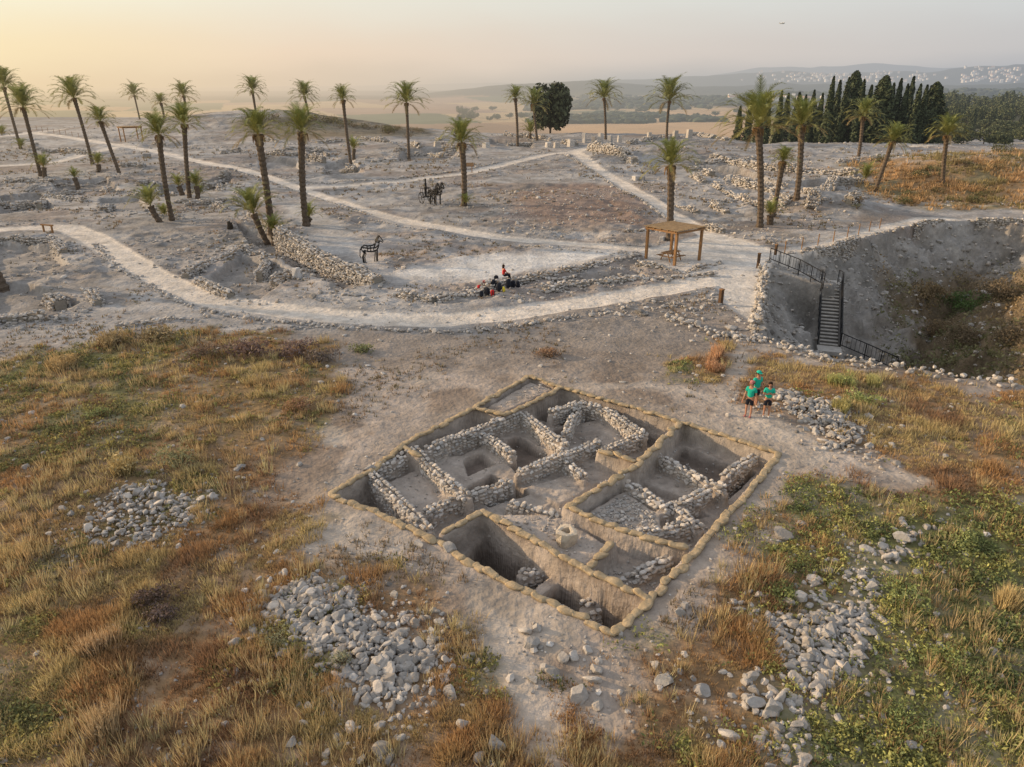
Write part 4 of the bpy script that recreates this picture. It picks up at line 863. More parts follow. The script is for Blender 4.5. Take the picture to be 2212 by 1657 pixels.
CN=['leftmost small cypress, beside the tallest palm','second small cypress from the left','third small cypress from the left','fourth cypress from the left behind the tallest palm','fifth cypress from the left','sixth cypress from the left','seventh cypress from the left','eighth cypress from the left','ninth cypress from the left','cypress just left of the first tall one','tall slim cypress at the left of the dense grove','cypress tucked against the tall slim one','tall cypress left of the widest grove tree','widest and tallest tree of the cypress grove','cypress right of the widest one','shorter cypress behind the yellow green palm','cypress right of the yellow green palm','broad cypress in the middle of the grove','cypress right of the broad middle one','tall cypress in the right half of the grove','cypress behind the leaning right palm','tall slim cypress above the leaning right palm','cypress in the right part of the grove','cypress next to the broad right end tree','broad dark cypress at the right end','rightmost slim cypress of the grove']
for i,(a,b) in enumerate(CY):
    y_=random.uniform(170,195) if a>1780 else random.uniform(180,215);x_,zt,f=at_depth(a,b-10,y_);g=h1(x_,y_);wide=a in(1852,2026,1916)
    tree(x_,y_,g-.5,max(zt-g+.5,6),random.uniform(.85,1.1)*(1 if zt-g>12 else 1.2)*(1.15 if wide else 1),TW[i%2] if wide else TC[i%4],'cypress_tree',CN[i])
for i in range(24):
    a=random.uniform(1690,2050);y_=random.uniform(200,228);x_,zt,f=at_depth(a,np.interp(a,[1690,1790,2050],[228,212,220])+random.uniform(-4,18),y_);g=h1(x_,y_);tree(x_,y_,g-.5,max(zt-g+.5,6),1.1,TC[i%4],'cypress_tree','slim cypress in the rear rows of the dark grove',grp='rear cypresses of the grove')
for i in range(110):
    a=random.uniform(2040,2280);b=lerp(190,236,random.random()**.8)
    y_=lerp(640,330,(b-188)/48)+random.uniform(-20,20);x_,zt,f=at_depth(a,b,y_);g=h1(x_,y_);tree(x_,y_,g-.5,max(7,min(zt-g+.5,19)),.8,(TW if i%3==0 else TP)[i%2],'pine_tree','green pine in the wood beyond the road at right',grp='pines beyond the right road')
for i in range(44):
    a=random.uniform(2070,2260);y_=random.uniform(215,330);x_,zt,f=at_depth(a,250,y_);g=h1(x_,y_);tree(x_,y_,g-.4,random.uniform(3,6),1.3,TP[i%4],'scrub_tree','low scrub tree between the road and the pines at right',grp='scrub behind the right road')
for i in range(14):
    p=GT(random.uniform(975,1030),random.uniform(238,262));tree(p.x,p.y,p.z-1,random.uniform(9,15),1.3,TP[i%4],'field_tree','hazy tree in the valley grove left of the centre palms',grp='hazy valley trees left of centre')
for i in range(46):
    p=GT(random.uniform(1050,1620),random.uniform(236,262));tree(p.x,p.y,p.z-1,random.uniform(7,13),1.4,TP[i%4],'field_tree','small hazy tree along the valley field edges',grp='trees along the valley fields')
mb=MB();n=3600
yy=np.exp(rng.uniform(math.log(1300),math.log(3000),n));pxs=rng.uniform(1130,2400,n);xx=(pxs-1106)/F*(yy*cp+20)
k=(fbm(xx/150,yy/260,301,3)>.42)|(yy>1900);k&=~((yy<1800)&(pxs<1650)&(fbm(xx/150,yy/260,301,3)<.6));xx=xx[k];yy=yy[k];zz=H(xx,yy)
B,Bf=ico(1);s=rng.uniform(6,13,len(xx));mb.inst(B*(1+.2*rng.normal(size=B.shape)),Bf,np.stack([xx,yy,zz+2],-1),np.stack([s,s,s*.7],-1),rng.uniform(0,6.3,len(xx)),rng.uniform(-.3,.3,len(xx)),np.array([[.045,.055,.03]])*rng.uniform(.6,1.5,(len(xx),1)))
tag(mb.build('far_woods',M['darkleaf']),'dark hazy woods beyond the orange field','woods',kind='stuff')
def housemesh(i):
    mb=MB();w,d,h_=[(1.1,.8,.5),(1.4,.9,.4),(.9,.9,.7)][i];mb.box((0,0,h_/2-.3),(w,d,h_+.6),0,(.72,.66,.58));V=[(-w/2-.05,-d/2-.05,h_),(w/2+.05,-d/2-.05,h_),(w/2+.05,d/2+.05,h_),(-w/2-.05,d/2+.05,h_),(-w/2,0,h_+.3),(w/2,0,h_+.3)]
    mb.add(V,[(0,1,5,4),(2,3,4,5),(0,3,4,4),(1,2,5,5)],(.5,.32,.22) if i!=2 else (.66,.6,.54))
    o=mb.build('house',M['stonefar']);dd=o.data;bpy.data.objects.remove(o);return dd
HM=[housemesh(i) for i in range(3)]
def house(p,s,lab,grp):
    o=bpy.data.objects.new('house',random.choice(HM));COL.objects.link(o);o.location=(p.x,p.y,p.z+.2*s);o.scale=(s,s,s);o.rotation_euler=(0,0,random.uniform(-.5,.5));tag(o,lab,'house',grp)
c_=0;tr_=0
while c_<170 and tr_<1500:
    tr_+=1;a=random.gauss(1815,90);p=GT(a,random.uniform(155,178))
    if 4500<p.y<7600 and 1600<a<2050: house(p,random.uniform(10,17),'tiny pale house of the hazy hillside town in the centre right distance','houses of the middle hillside town');c_+=1
c_=0;tr_=0
while c_<110 and tr_<1500:
    tr_+=1;a=random.uniform(2075,2290);p=GT(a,random.uniform(146,182))
    if 4200<p.y<7600: house(p,random.uniform(10,19),'tiny pale house of the hillside town at the far right edge','houses of the right hillside town');c_+=1
for i in range(16):
    a=random.uniform(1560,1780);p=GT(a,random.uniform(212,218));house(p,random.uniform(8,14),'white farm building in the valley behind the cypress tops','white valley farm buildings')
print('trees ok')
# ------------------------------------------------------------ pavilion
def pavilion(Lc,Fc_,Rc,zt,lab,table=True):
    Bc=Lc+Rc-Fc_;c=(Lc+Rc)/2;g=h1(c.x,c.y);t=thing('wooden_pavilion',lab,'pavilion',(c.x,c.y,g))
    rel=lambda p,z:Vector((p.x-c.x,p.y-c.y,z-g))
    cs=[Lc,Fc_,Rc,Bc]
    for p in cs:
        q=rel(c+(p-c)*.86,0);gz=h1(q.x+c.x,q.y+c.y)-g
        mb=MB();mb.box((q.x,q.y,(zt-.2-g+gz)/2),(.2,.2,zt-.2-g-gz),.7);mb.build('post',M['wood'],t)
    for i in range(4):
        a=rel(c+(cs[i]-c)*.93,zt-.16);b=rel(c+(cs[(i+1)%4]-c)*.93,zt-.16);mb=MB();mb.tube([a,b],[.11,.11],4);mb.build('beam',M['wood'],t)
    mb=MB();A=rel(Lc,zt);B_=rel(Fc_,zt);D=rel(Rc,zt);E=rel(Bc,zt);n=15
    for k in range(n):
        s0=k/n;s1=(k+.68)/n
        a0=A.lerp(E,s0);a1=A.lerp(E,s1);b0_=B_.lerp(D,s0);b1=B_.lerp(D,s1);h_=.05+.015*(k%2)
        V=[a0,b0_,b1,a1]+[v+Vector((0,0,h_)) for v in (a0,b0_,b1,a1)]
        mb.add([v[:] for v in V],[(0,3,2,1),(4,5,6,7),(0,1,5,4),(1,2,6,5),(2,3,7,6),(3,0,4,7)])
    mb.build('roof',M['woodroof'],t)
    for k in range(5):
        s=(k+.5)/5;mb=MB();mb.tube([A.lerp(B_,s)+Vector((0,0,-.05)),E.lerp(D,s)+Vector((0,0,-.05))],[.06,.06],4);mb.build('rafter',M['wood'],t)
    if table:
        ang=math.atan2((Rc-Fc_).y,(Rc-Fc_).x);tt=thing('picnic_table','wooden picnic table with two benches under the near pavilion','picnic table',(c.x-.2,c.y-.2,h1(c.x,c.y)),ang)
        mb=MB()
        for k in range(4): mb.box((0,-.3+k*.2,.75),(1.8,.17,.05))
        mb.build('tabletop',M['wood'],tt)
        for s in (-1,1):
            mb=MB();mb.box((0,s*.75,.45),(1.8,.26,.05));mb.build('bench_seat',M['wood'],tt)
            mb=MB();mb.box((s*.7,0,.42),(.08,1.5,.08));mb.tube([(s*.7,-.55,0),(s*.7,-.2,.74)],.05,4);mb.tube([(s*.7,.55,0),(s*.7,.2,.74)],.05,4);mb.build('leg',M['wood'],tt)
zt=2.8
pavilion(G(1391,488,zt),G(1464,501,zt),G(1527,490,zt),zt,'wooden shade pavilion with a flat slatted roof beside the plaza')
p=GT(285,305);pavilion(p+Vector((-2.8,0,0)),p+Vector((-.3,-2.6,0)),p+Vector((2.8,.2,0)),p.z+3.0,'distant wooden shade pavilion by the path at far left',False)
def post(a,b,h_,lab,r=.09):
    p=GT(a,b);g=h1(p.x,p.y);t=thing('marker_post',lab,'post',(p.x,p.y,g));mb=MB();mb.box((0,0,h_/2),(r*2,r*2,h_),.5);mb.build('shaft',M['wooddark'],t);mb=MB();mb.box((0,0,h_+.03),(r*2.5,r*2.5,.06),.5);mb.build('cap',M['wood'],t)
post(1637,576,1.2,'dark wooden marker post at the start of the shaft railing');post(1556,656,1.0,'dark wooden marker post at the lower path edge',.12);post(1675,548,.9,'small dark post at the end of the shaft parapet');
p=GT(105,502);t=thing('wooden_barrier','low wooden barrier beam on posts at the far left of the lower path','barrier',p,-.35);mb=MB();mb.box((0,0,.75),(1.7,.14,.14));mb.build('beam',M['wood'],t)
for s in(-.6,.6): mb=MB();mb.box((s,0,.3),(.14,.14,.8));mb.build('post',M['wood'],t)
p=GT(1013,372);p.z=h1(p.x,p.y);t=thing('sign_board','slanted wooden sign board beside the back path','sign',p,.2)
for s in(-.5,.5): mb=MB();mb.box((s,0,.55),(.12,.12,1.1));mb.build('post',M['wood'],t)
mb=MB();mb.add([(-.8,-.4,1.0),(.8,-.4,1.0),(.8,.35,1.45),(-.8,.35,1.45),(-.8,-.4,1.08),(.8,-.4,1.08),(.8,.35,1.53),(-.8,.35,1.53)],[(0,3,2,1),(4,5,6,7),(0,1,5,4),(1,2,6,5),(2,3,7,6),(3,0,4,7)]);mb.build('panel',M['wood'],t)
p=GT(497,493);p.z=h1(p.x,p.y);t=thing('tree_stump','small dark stump left of the tall front palm','stump',p);mb=MB();mb.tube([(0,0,-.1),(.05,0,.3),(-.1,.05,.7)],[.35,.28,.15],8,(.05,.04,.03));mb.tube([(0,0,.3),(.3,0,.6)],[.15,.05],6,(.05,.04,.03));mb.build('trunk',M['trunk'],t)
def railing(P,lab,step=1.3,h_=1.05,bal=True):
    P=[Vector(p) for p in P];o=P[0];t=thing('metal_railing',lab,'railing',o);Q=[p-o for p in P]
    for zz,nm in ((h_,'top_rail'),(.15,'bottom_rail')):
        mb=MB();mb.tube([q+Vector((0,0,zz)) for q in Q],.04,6);mb.build(nm,M['iron'],t)
    bb=MB()
    for a,b in zip(Q[:-1],Q[1:]):
        n=max(1,round((b-a).length/step))
        for k in range(n+1):
            q=a.lerp(b,k/n);mb=MB();mb.tube([q+Vector((0,0,-.25)),q+Vector((0,0,h_))],.04,6);mb.build('post',M['iron'],t)
        m=int((b-a).length/.28)
        for k in range(m):
            q=a.lerp(b,(k+.5)/m);bb.tube([q+Vector((0,0,.15)),q+Vector((0,0,h_))],.015,4)
    if bal: bb.build('balusters',M['iron'],t)
d=(ST1-ST0).normalized();pr=Vector((-d.y,d.x,0)).normalized()
if pr.x<0: pr=-pr
A0=G(1662,562,0);A1=G(1725,588,-.25);A2=G(1778,618,-.9)
railing([A0,A1,A2],'black iron railing along the ramp down to the stairs')
TOPR=ST0+pr*.8;BOTR=ST1+pr*.8
railing([ST0-pr*.8,ST1-pr*.8],'black iron handrail on the left side of the shaft stairs',bal=False)
railing([TOPR+Vector((0,.8,0)),TOPR,BOTR],'black iron handrail on the right side of the shaft stairs')
railing([BOTR,BOTR+Vector((1.4,-1.2,-.4)),BOTR+Vector((3.2,-2.6,-1.0))],'black iron railing continuing below the shaft stairs')
t=thing('stone_stairs','straight concrete staircase descending into the shaft','stairs',ST0,math.atan2(pr.y,pr.x))
hor=math.hypot(ST1.x-ST0.x,ST1.y-ST0.y);ns_=18
for k in range(ns_):
    mb=MB();mb.box((0,-(k+.5)*hor/ns_,-(k+1)*3.5/ns_+.05),(1.3,hor/ns_*.9,.07));mb.build('step',M['concrete'],t)
mb=MB();mb.add([(-.65,0,-.75),(.65,0,-.75),(.65,0,-.08),(-.65,0,-.08),(-.65,-hor,-4.25),(.65,-hor,-4.25),(.65,-hor,-3.58),(-.65,-hor,-3.58)],[(0,1,2,3),(4,7,6,5),(0,4,5,1),(1,5,6,2),(2,6,7,3),(3,7,4,0)]);mb.build('stair_body',M['darkconcrete'],t)
mb=MB();mb.box((0,.75,-.17),(1.7,1.5,.3));mb.build('landing',M['concrete'],t)
mb=MB();mb.box((0,-hor-.7,-3.68),(1.7,1.4,.3));mb.build('lower_landing',M['concrete'],t)
for s in(-1,1):
    mb=MB();mb.add([(s*.72-.06,0,-.6),(s*.72+.06,0,-.6),(s*.72+.06,0,.12),(s*.72-.06,0,.12),(s*.72-.06,-hor,-4.1),(s*.72+.06,-hor,-4.1),(s*.72+.06,-hor,-3.38),(s*.72-.06,-hor,-3.38)],[(0,1,2,3),(4,7,6,5),(0,4,5,1),(1,5,6,2),(2,6,7,3),(3,7,4,0)]);mb.build('side_kerb',M['darkconcrete'],t)
def rope(P,lab,mt,h_=.9,step=2.2):
    P=[Vector(p) for p in P];o=P[0];t=thing('rope_fence',lab,'fence',o);pts=[]
    for a,b in zip(P[:-1],P[1:]):
        n=max(1,round((b-a).length/step))
        for k in range(n): pts.append(a.lerp(b,k/n))
    pts.append(P[-1])
    for q in pts: mb=MB();mb.tube([q-o+Vector((0,0,-.1)),q-o+Vector((0,0,h_))],.05,6);mb.build('post',mt,t)
    for zz in (h_-.08,h_*.5):
        mb=MB();L=[]
        for a,b in zip(pts[:-1],pts[1:]):
            L+= [a-o+Vector((0,0,zz)),a.lerp(b,.5)-o+Vector((0,0,zz-.09))]
        L.append(pts[-1]-o+Vector((0,0,zz)));mb.tube(L,.018,4);mb.build('rope',M['concrete'],t)
rope([G(1645,600,0),G(1641,650,0),G(1622,712,0)],'thin rope fence on top of the shaft retaining wall',M['concrete'])
rope([G(1695,545,.1),G(1800,520,.1),G(1830,512,.1),G(1900,492,.1)],'thin rope fence with pale posts on the far shaft parapet',M['wood'],1.0,2.8)
rope([GT(80,282),GT(130,290),GT(185,300)],'low wooden rail fence beside the far left path',M['wood'],1.1,4)
# ------------------------------------------------------------ wire sculptures
HS=[[(-.85,1.25),(-.6,1.38),(-.2,1.3),(.25,1.33),(.5,1.45),(.75,1.75),(.92,1.95),(.97,2.06),(1.02,1.94),(1.15,1.78),(1.3,1.58),(1.25,1.5),(1.08,1.58),(.95,1.62),(.86,1.4),(.76,1.12),(.6,.95),(.2,.84),(-.3,.88),(-.6,.98),(-.8,.9),(-.92,1.05),(-.85,1.25)],
[(.66,1.05),(.64,.6),(.6,.3),(.6,.05),(.72,0)],[(.45,.95),(.42,.6),(.36,.32),(.33,.03),(.44,0)],[(-.85,1.0),(-.68,.75),(-.86,.5),(-.8,.05),(-.68,0)],[(-.6,.98),(-.5,.72),(-.66,.48),(-.6,.04),(-.48,0)],[(.52,1.0),(.53,.6),(.5,.3),(.5,.04)],[(-.68,.95),(-.58,.72),(-.76,.48),(-.7,.04)],
[(-.86,1.27),(-1.05,1.0),(-1.1,.6),(-1.0,.4)],[(.5,1.4),(.3,1.1),(.3,.86)],[(0,1.31),(.02,1.1),(0,.85)],[(-.35,1.33),(-.3,1.1),(-.3,.88)],[(-.8,1.2),(-.2,1.12),(.5,1.12),(.8,1.3)],[(.62,1.6),(.8,1.5),(.9,1.68)],[(.55,1.5),(.5,1.65),(.72,1.9),(.88,2.05)]]
def horse(t,dy=0,dx=0,r=.04,wd=.1):
    for nm,ss in (('body_frame',[0,7,8,9,10,11,12,13]),('leg_frame',[1,2,3,4,5,6])):
        mb=MB()
        for k in ss:
            for s in (-wd,wd):
                if k in(1,4,5) and s>0: continue
                if k in(2,3,6) and s<0: continue
                mb.tube([(x_+dx,dy+s*(.4 if x_>.8 else 1),z_) for x_,z_ in HS[k]],r*(1.25 if nm=='leg_frame' else 1),5)
        if nm=='body_frame':
            for x_,z_ in HS[0][::2]: mb.tube([(x_+dx,dy-wd*(.4 if x_>.8 else 1),z_),(x_+dx,dy+wd*(.4 if x_>.8 else 1),z_)],r*.8,5)
        mb.build(nm,M['iron'],t)
p=G(803,569);g=h1(p.x,p.y);t=thing('horse_sculpture','black wire sculpture of a standing horse on the pale chalk ground','sculpture',(p.x,p.y,g),.35);t.scale=(.85,.85,1.1);horse(t,r=.042)
p=GT(930,440);g=h1(p.x,p.y);t=thing('chariot_sculpture','black iron horse and chariot sculpture left of the lone centre palm','sculpture',(p.x,p.y,g),-.75);t.scale=(.95,.95,1.3)
horse(t,-.3,1.0,.045);horse(t,.45,1.0,.045)
for s in(-.75,.75):
    mb=MB();c=[( -.9+.55*math.cos(a),s,.55+.55*math.sin(a)) for a in [k*math.pi/8 for k in range(17)]];mb.tube(c,.05,5)
    for k in range(6): a=k*math.pi/3;mb.tube([(-.9,s,.55),(-.9+.55*math.cos(a),s,.55+.55*math.sin(a))],.025,4)
    mb.build('wheel',M['iron'],t)
mb=MB();mb.tube([(-.9,-.75,.55),(-.9,.75,.55)],.04,5);mb.tube([(-.9,0,.6),(1.3,0,.9)],.04,5)
for zz in (.65,1.0,1.4): mb.tube([(-1.3,-.5,zz),(-.5,-.5,zz),(-.35,0,zz),(-.5,.5,zz),(-1.3,.5,zz)],.03,5)
for q in [(-1.3,-.5),(-.5,-.5),(-.35,0),(-.5,.5),(-1.3,.5),(-.9,-.5),(-.9,.5)]: mb.tube([(*q,.6),(*q,1.42)],.03,5)
mb.tube([(-.9,0,.65),(-.9,0,1.5),(-.85,0,2.0)],[.12,.2,.1],6);mb.tube([(-.85,0,2.0),(-.85,0,2.3)],[.1,.12],6);mb.tube([(-.88,-.15,1.85),(-.5,-.3,1.5),(0,-.1,1.5)],.05,5);mb.build('chariot_body',M['iron'],t)
# ------------------------------------------------------------ people
def skin(name,nodes,edges,m,parent,sub=2):
    me=bpy.data.meshes.new(name);me.from_pydata([n[:3] for n in nodes],edges,[]);me.materials.append(m)
    o=bpy.data.objects.new(name,me);COL.objects.link(o);o.parent=parent
    md=o.modifiers.new('Skin','SKIN');md.use_smooth_shade=True
    sv=me.skin_vertices[0].data
    for i,n in enumerate(nodes):
        r=n[3];sv[i].radius=(r,r) if not isinstance(r,tuple) else r
        sv[i].use_root=(i==0)
    s=o.modifiers.new('Sub','SUBSURF');s.levels=sub;s.render_levels=sub
    return o
def person(loc,rz,lab,shirt,bottom,arms,cap=None,seated=False,hlong=False,scale=1.,longp=False,shoe='shoe'):
    t=thing('person',lab,'person',loc,rz);t.scale=(scale,)*3
    nd=[(0,0,.93,(.145,.11)),(0,0,1.08,(.125,.095)),(0,0.01,1.25,(.15,.11)),(0,0,1.38,(.12,.09)),(0,.0,1.46,.052),(0,.012,1.52,.062),(0,.02,1.59,.088),(0,.012,1.66,.078)]
    ed=[(i,i+1) for i in range(7)]
    def add(ch,a):
        for c in ch: nd.append(c);ed.append((a,len(nd)-1));a=len(nd)-1
        return a
    if seated: legs=[[(s*.1,.05,.9,.09),(s*.13,.45,.92,.06),(s*.12,.5,.5,.04),(s*.12,.62,.46,.035)] for s in(-1,1)]
    else: legs=[[(s*.09,0,.85,.09),(s*.105,.01+.02*s,.49,.058),(s*.11,-.01,.09,.038),(s*.12,.12,.035,.036)] for s in(-1,1)]
    LI=[]
    for l in legs: LI.append(l);add(l,0)
    AR=[]
    for s,(el,wr,pm) in zip((-1,1),arms):
        ch=[(s*.165,0,1.375,.058),(*el,.043),(*wr,.028)];AR.append(ch)
        w=add(ch,3);pl=add([(*pm,(.036,.02))],w)
        dv=(Vector(pm)-Vector(wr)).normalized();sd=dv.cross(Vector((0,1,.2))).normalized()
        for k,fl in zip((-1.5,-.5,.5,1.5),(.062,.075,.08,.07)):
            q=Vector(pm)+sd*k*.018+dv*.03;q2=q+dv*fl*.5+Vector((0,.008,0));q3=q2+dv*fl*.45+Vector((0,.018,0));add([(*q,.009),(*q2,.0085),(*q3,.007)],pl)
        q=Vector(wr).lerp(Vector(pm),.6)+sd*-.035*s;q2=q+dv*.04-sd*.02*s;add([(*q,.011),(*q2,.009)],pl)
    skin('body',nd,ed,M['skin'],t)
    sn=[(0,0,.92,(.165,.13)),(0,0,1.08,(.15,.12)),(0,.01,1.25,(.172,.13)),(0,0,1.385,(.13,.10)),(0,0,1.44,.065)];se=[(0,1),(1,2),(2,3),(3,4)]
    for ch,s in zip(AR,(-1,1)):
        a=Vector(ch[0][:3]);b=Vector(ch[1][:3]);m_=a.lerp(b,.75);sn.append((*a,.075));se.append((3,len(sn)-1));sn.append((*m_,.066));se.append((len(sn)-2,len(sn)-1))
    skin('shirt',sn,se,M[shirt],t)
    bn=[(0,0,.97,(.155,.12)),(0,0,.9,(.155,.125))];be=[(0,1)]
    for l in LI:
        a=Vector(l[0][:3]);b=Vector(l[1][:3]);c=Vector(l[2][:3]);bn.append((*a,.108));be.append((1,len(bn)-1));bn.append((*a.lerp(b,.85),.085));be.append((len(bn)-2,len(bn)-1))
        if longp: bn.append((*b,.075));be.append((len(bn)-2,len(bn)-1));bn.append((*b.lerp(c,.9),.06));be.append((len(bn)-2,len(bn)-1))
    skin('trousers' if longp else 'shorts',bn,be,M[bottom],t)
    for l in LI:
        q=Vector(l[2][:3]);q3=Vector(l[3][:3]);skin('shoe',[(q.x,q.y-.02,q3.z+.02,.05),(q.x,q.y+.06,q3.z+.01,.05),(q3.x,q3.y+.03,q3.z,.04)],[(0,1),(1,2)],M[shoe],t)
    V0,Fc=ico(3);mb=MB();V=V0*np.array([.098,.108,.105])+np.array([0,-.012,1.635]);V[:,1]=np.minimum(V[:,1],.07+.3*(V[:,2]-1.66).clip(0))
    if hlong:
        lo=V[:,2]<1.6;V[lo&(V[:,1]<.02),2]-=.14
    mb.add(V,Fc,(.03,.02,.012));mb.build('hair',M['hair'],t,True)
    mb=MB()
    for s in(-1,1): mb.add(V0*.011+np.array([s*.034,.098,1.605]),Fc)
    mb.add(V0*np.array([.026,.006,.006])+np.array([0,.098,1.545]),Fc);mb.build('face',M['hair'],t,True)
    mb=MB();mb.add(V0*np.array([.013,.022,.02])+np.array([0,.108,1.58]),Fc)
    for s in(-1,1): mb.add(V0*np.array([.012,.022,.032])+np.array([s*.09,.01,1.59]),Fc)
    mb.build('nose_and_ears',M['skin'],t,True)
    if cap:
        mb=MB();V=V0*np.array([.108,.118,.075])+np.array([0,.0,1.685]);V[:,2]=np.maximum(V[:,2],1.655);mb.add(V,Fc);mb.build('cap',M[cap],t,True)
        mb=MB();mb.add(V0*np.array([.085,.085,.008])+np.array([0,.12,1.665]),Fc);mb.build('brim',M[cap],t,True)
    return t
down=lambda s,dx=0,dy=0:((s*.23,-.02,1.12),(s*.25+dx,.06+dy,.88),(s*.255+dx,.09+dy,.80))
chest=lambda s:((s*.24,.04,1.13),(s*.08,.24,1.22),(s*.03,.27,1.26))
P1=G(1615,901);P2=G(1629,880);P3=G(1654,901)
for q in (P1,P2,P3): q.z=h1(q.x,q.y)
person(P1,2.5,'person in teal shirt and pink cap standing at the left of the three',"teal",'dark',(down(-1),down(1,0,.12)),cap='pink',scale=1.02,shoe='pink')
person(P2,-2.8,'tallest of the three people, in teal shirt and teal cap, standing behind',"teal",'dark',(down(-1,0,.08),down(1,.02,.04)),cap='teal',scale=1.06)
person(P3,2.9,'person in teal shirt and dark shorts, right of the three, arms raised to the chest',"teal",'dark',(chest(-1),chest(1)),hlong=True,scale=1.0)
ps=G(1088,615);g=h1(ps.x,ps.y)
person((ps.x,ps.y,g-.05),-1.2,'person seated on the low rubble wall beside the bags',"red",'dark',(((-.25,.15,1.15),(-.15,.4,1.0),(-.13,.47,.98)),((.25,.15,1.15),(.15,.4,1.0),(.13,.47,.98))),seated=True,longp=True,hlong=True)
def bag(a,b,m,lab,s=.5,rz=0):
    p=GT(a,b);g=h1(p.x,p.y)+.02;t=thing('backpack',lab,'bag',(p.x,p.y,g),rz);V0,Fc=ico(3)
    def pil(c,d): V=np.sign(V0)*np.abs(V0)**.6;return V*np.array(d)+np.array(c)
    mb=MB();mb.add(pil((0,0,s*.55),(s*.36,s*.24,s*.55)),Fc);mb.build('body',M[m],t,True)
    mb=MB();mb.add(pil((0,-s*.25,s*.4),(s*.26,s*.1,s*.28)),Fc);mb.build('front_pocket',M[m],t,True)
    for q in(-1,1):
        mb=MB();mb.tube([(q*s*.2,s*.2,s*.95),(q*s*.22,s*.38,s*.7),(q*s*.2,s*.24,s*.2)],.022,5);mb.build('strap',M['dark'],t)
for a,b,m,l,s in [(1035,628,'red','red backpack at the left end of the bag cluster',.5),(1047,622,'pink','pinkish bag behind the red one',.45),(1052,638,'dark','black backpack below the pinkish bag',.55),(1066,626,'dark','black backpack in the middle of the cluster, upper',.6),(1064,640,'red','bright red bag in the middle of the cluster',.42),(1078,636,'dark','black backpack left of the yellow bag',.6),(1088,638,'yellow','small yellow bag among the black ones',.35),(1098,630,'dark','black backpack right of the seated person',.6),(1108,628,'dark','black bag second from the right end',.5),(1118,624,'dark','black bag at the right end of the cluster',.5),(1072,614,'dark','dark bag standing on the wall left of the seated person',.5),(1040,640,'dark','low black bag at the lower left of the cluster',.4)]:
    bag(a,b,m,l,s,random.uniform(0,6))
t=thing('small_aeroplane','tiny aeroplane in the sky above the right hill town','aeroplane',(0,0,0))
yy_=700.;x_,z_,f=at_depth(1690,51,yy_);t.location=(x_,yy_,z_);t.rotation_euler=(0,0,.15)
mb=MB();mb.tube([(-2.8,0,0),(-2,0,.1),(0,0,.2),(1.6,0,.15),(2.4,0,0)],[.08,.3,.55,.45,.15],8);mb.build('fuselage',M['white'],t,True)
mb=MB();mb.box((.3,0,.7),(1.1,7,.12));mb.build('wing',M['white'],t);mb=MB();mb.box((-2.5,0,.2),(.6,2.2,.08));mb.box((-2.6,0,.6),(.6,.08,.9));mb.build('tail',M['white'],t)
# ------------------------------------------------------------ WORLD, SUN, CAMERA
w=bpy.data.worlds.new('World');S.world=w;w.use_nodes=True;nt=w.node_tree;bg=nt.nodes['Background']
tc=N(nt,'ShaderNodeTexCoord');sx=N(nt,'ShaderNodeSeparateXYZ');nt.links.new(tc.outputs['Generated'],sx.inputs[0])
az=mth(nt,'ADD',mth(nt,'MULTIPLY',mth(nt,'ARCTAN2',sx.outputs[0],sx.outputs[1]),.72),.5,clamp=True)
lowc=ramp(nt,az,HZ)
midc=ramp(nt,az,[(0,(1.0,.83,.50)),(.3,(.86,.69,.52)),(.6,(.70,.62,.55)),(1,(.53,.53,.54))])
topc=ramp(nt,az,[(0,(1.0,.95,.72)),(.3,(.86,.82,.69)),(.6,(.74,.74,.68)),(1,(.62,.65,.66))])
def mixc(a,b,f):
    n=N(nt,'ShaderNodeMix',data_type='RGBA');nt.links.new(f,n.inputs[0]);nt.links.new(a,n.inputs[6]);nt.links.new(b,n.inputs[7]);return n.outputs[2]
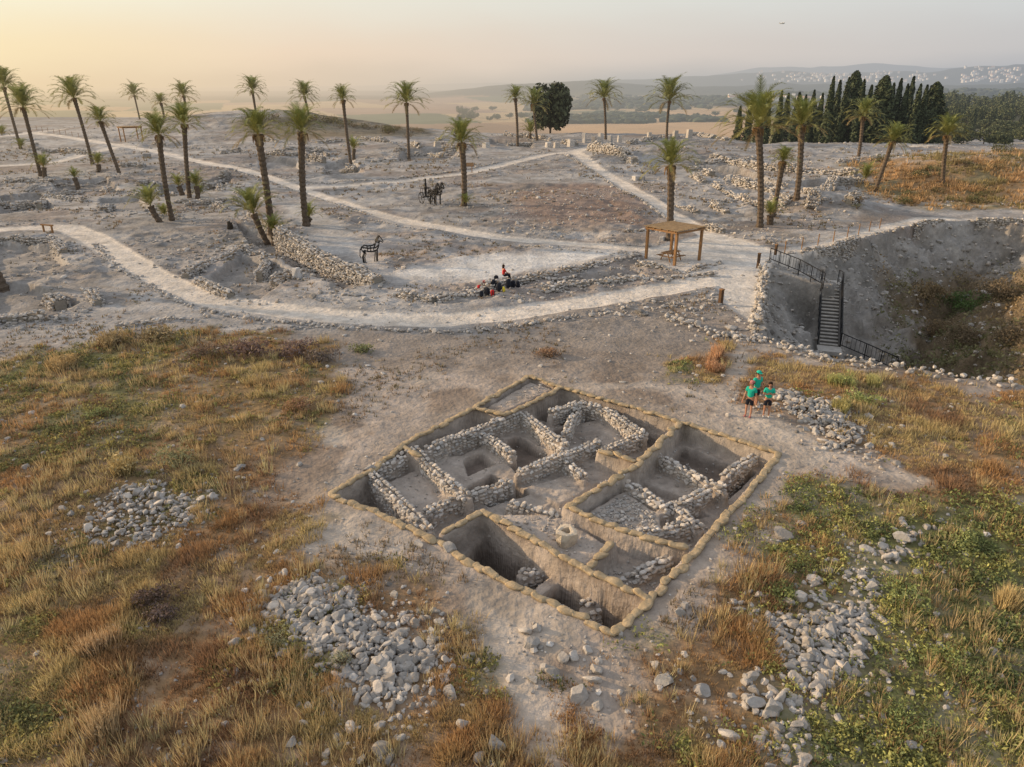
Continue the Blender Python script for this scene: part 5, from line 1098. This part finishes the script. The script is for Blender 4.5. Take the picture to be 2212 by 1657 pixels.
def mr(v,a,b):
    n=N(nt,'ShaderNodeMapRange',interpolation_type='SMOOTHSTEP');nt.links.new(v,n.inputs[0]);n.inputs[1].default_value=a;n.inputs[2].default_value=b;return n.outputs[0]
cn=N(nt,'ShaderNodeTexNoise');cn.inputs['Scale'].default_value=5;cn.inputs['Detail'].default_value=4
mp=N(nt,'ShaderNodeMapping');mp.inputs['Scale'].default_value=(1,1,4);nt.links.new(tc.outputs['Generated'],mp.inputs[0]);nt.links.new(mp.outputs[0],cn.inputs[0])
el=mth(nt,'ADD',sx.outputs[2],mth(nt,'MULTIPLY',mth(nt,'SUBTRACT',cn.outputs[0],.5),.03))
c=mixc(lowc,midc,mr(el,-.005,.04));c=mixc(c,topc,mr(el,.03,.11))
sky=N(nt,'ShaderNodeTexSky',sky_type='NISHITA',sun_disc=False,sun_elevation=R(SUNEL),sun_rotation=R(-SUNAZ),dust_density=3.,air_density=1.)
sc=N(nt,'ShaderNodeVectorMath',operation='MULTIPLY_ADD');nt.links.new(sky.outputs[0],sc.inputs[0]);sc.inputs[1].default_value=(.14,.14,.14);sc.inputs[2].default_value=(.47,.465,.47)
c=mixc(c,sc.outputs[0],mr(sx.outputs[2],.12,.5))
nt.links.new(c,bg.inputs[0]);bg.inputs[1].default_value=1.0
l=bpy.data.lights.new('sun','SUN');l.energy=5;l.angle=R(1.2);l.color=(1,.73,.45);lo=bpy.data.objects.new('sun',l);COL.objects.link(lo)
sd=Vector((-math.sin(R(SUNAZ))*math.cos(R(SUNEL)),math.cos(R(SUNAZ))*math.cos(R(SUNEL)),math.sin(R(SUNEL))));lo.rotation_euler=sd.to_track_quat('Z','Y').to_euler()
cam=bpy.data.cameras.new('camera');co=bpy.data.objects.new('camera',cam);COL.objects.link(co);S.camera=co
co.location=(0,0,CH);co.rotation_euler=(math.pi/2-PIT,0,0);cam.sensor_width=36;cam.lens=36*F/2212;cam.clip_end=40000;cam.clip_start=.1
S.view_settings.view_transform='Standard';S.view_settings.look='None';S.view_settings.exposure=0
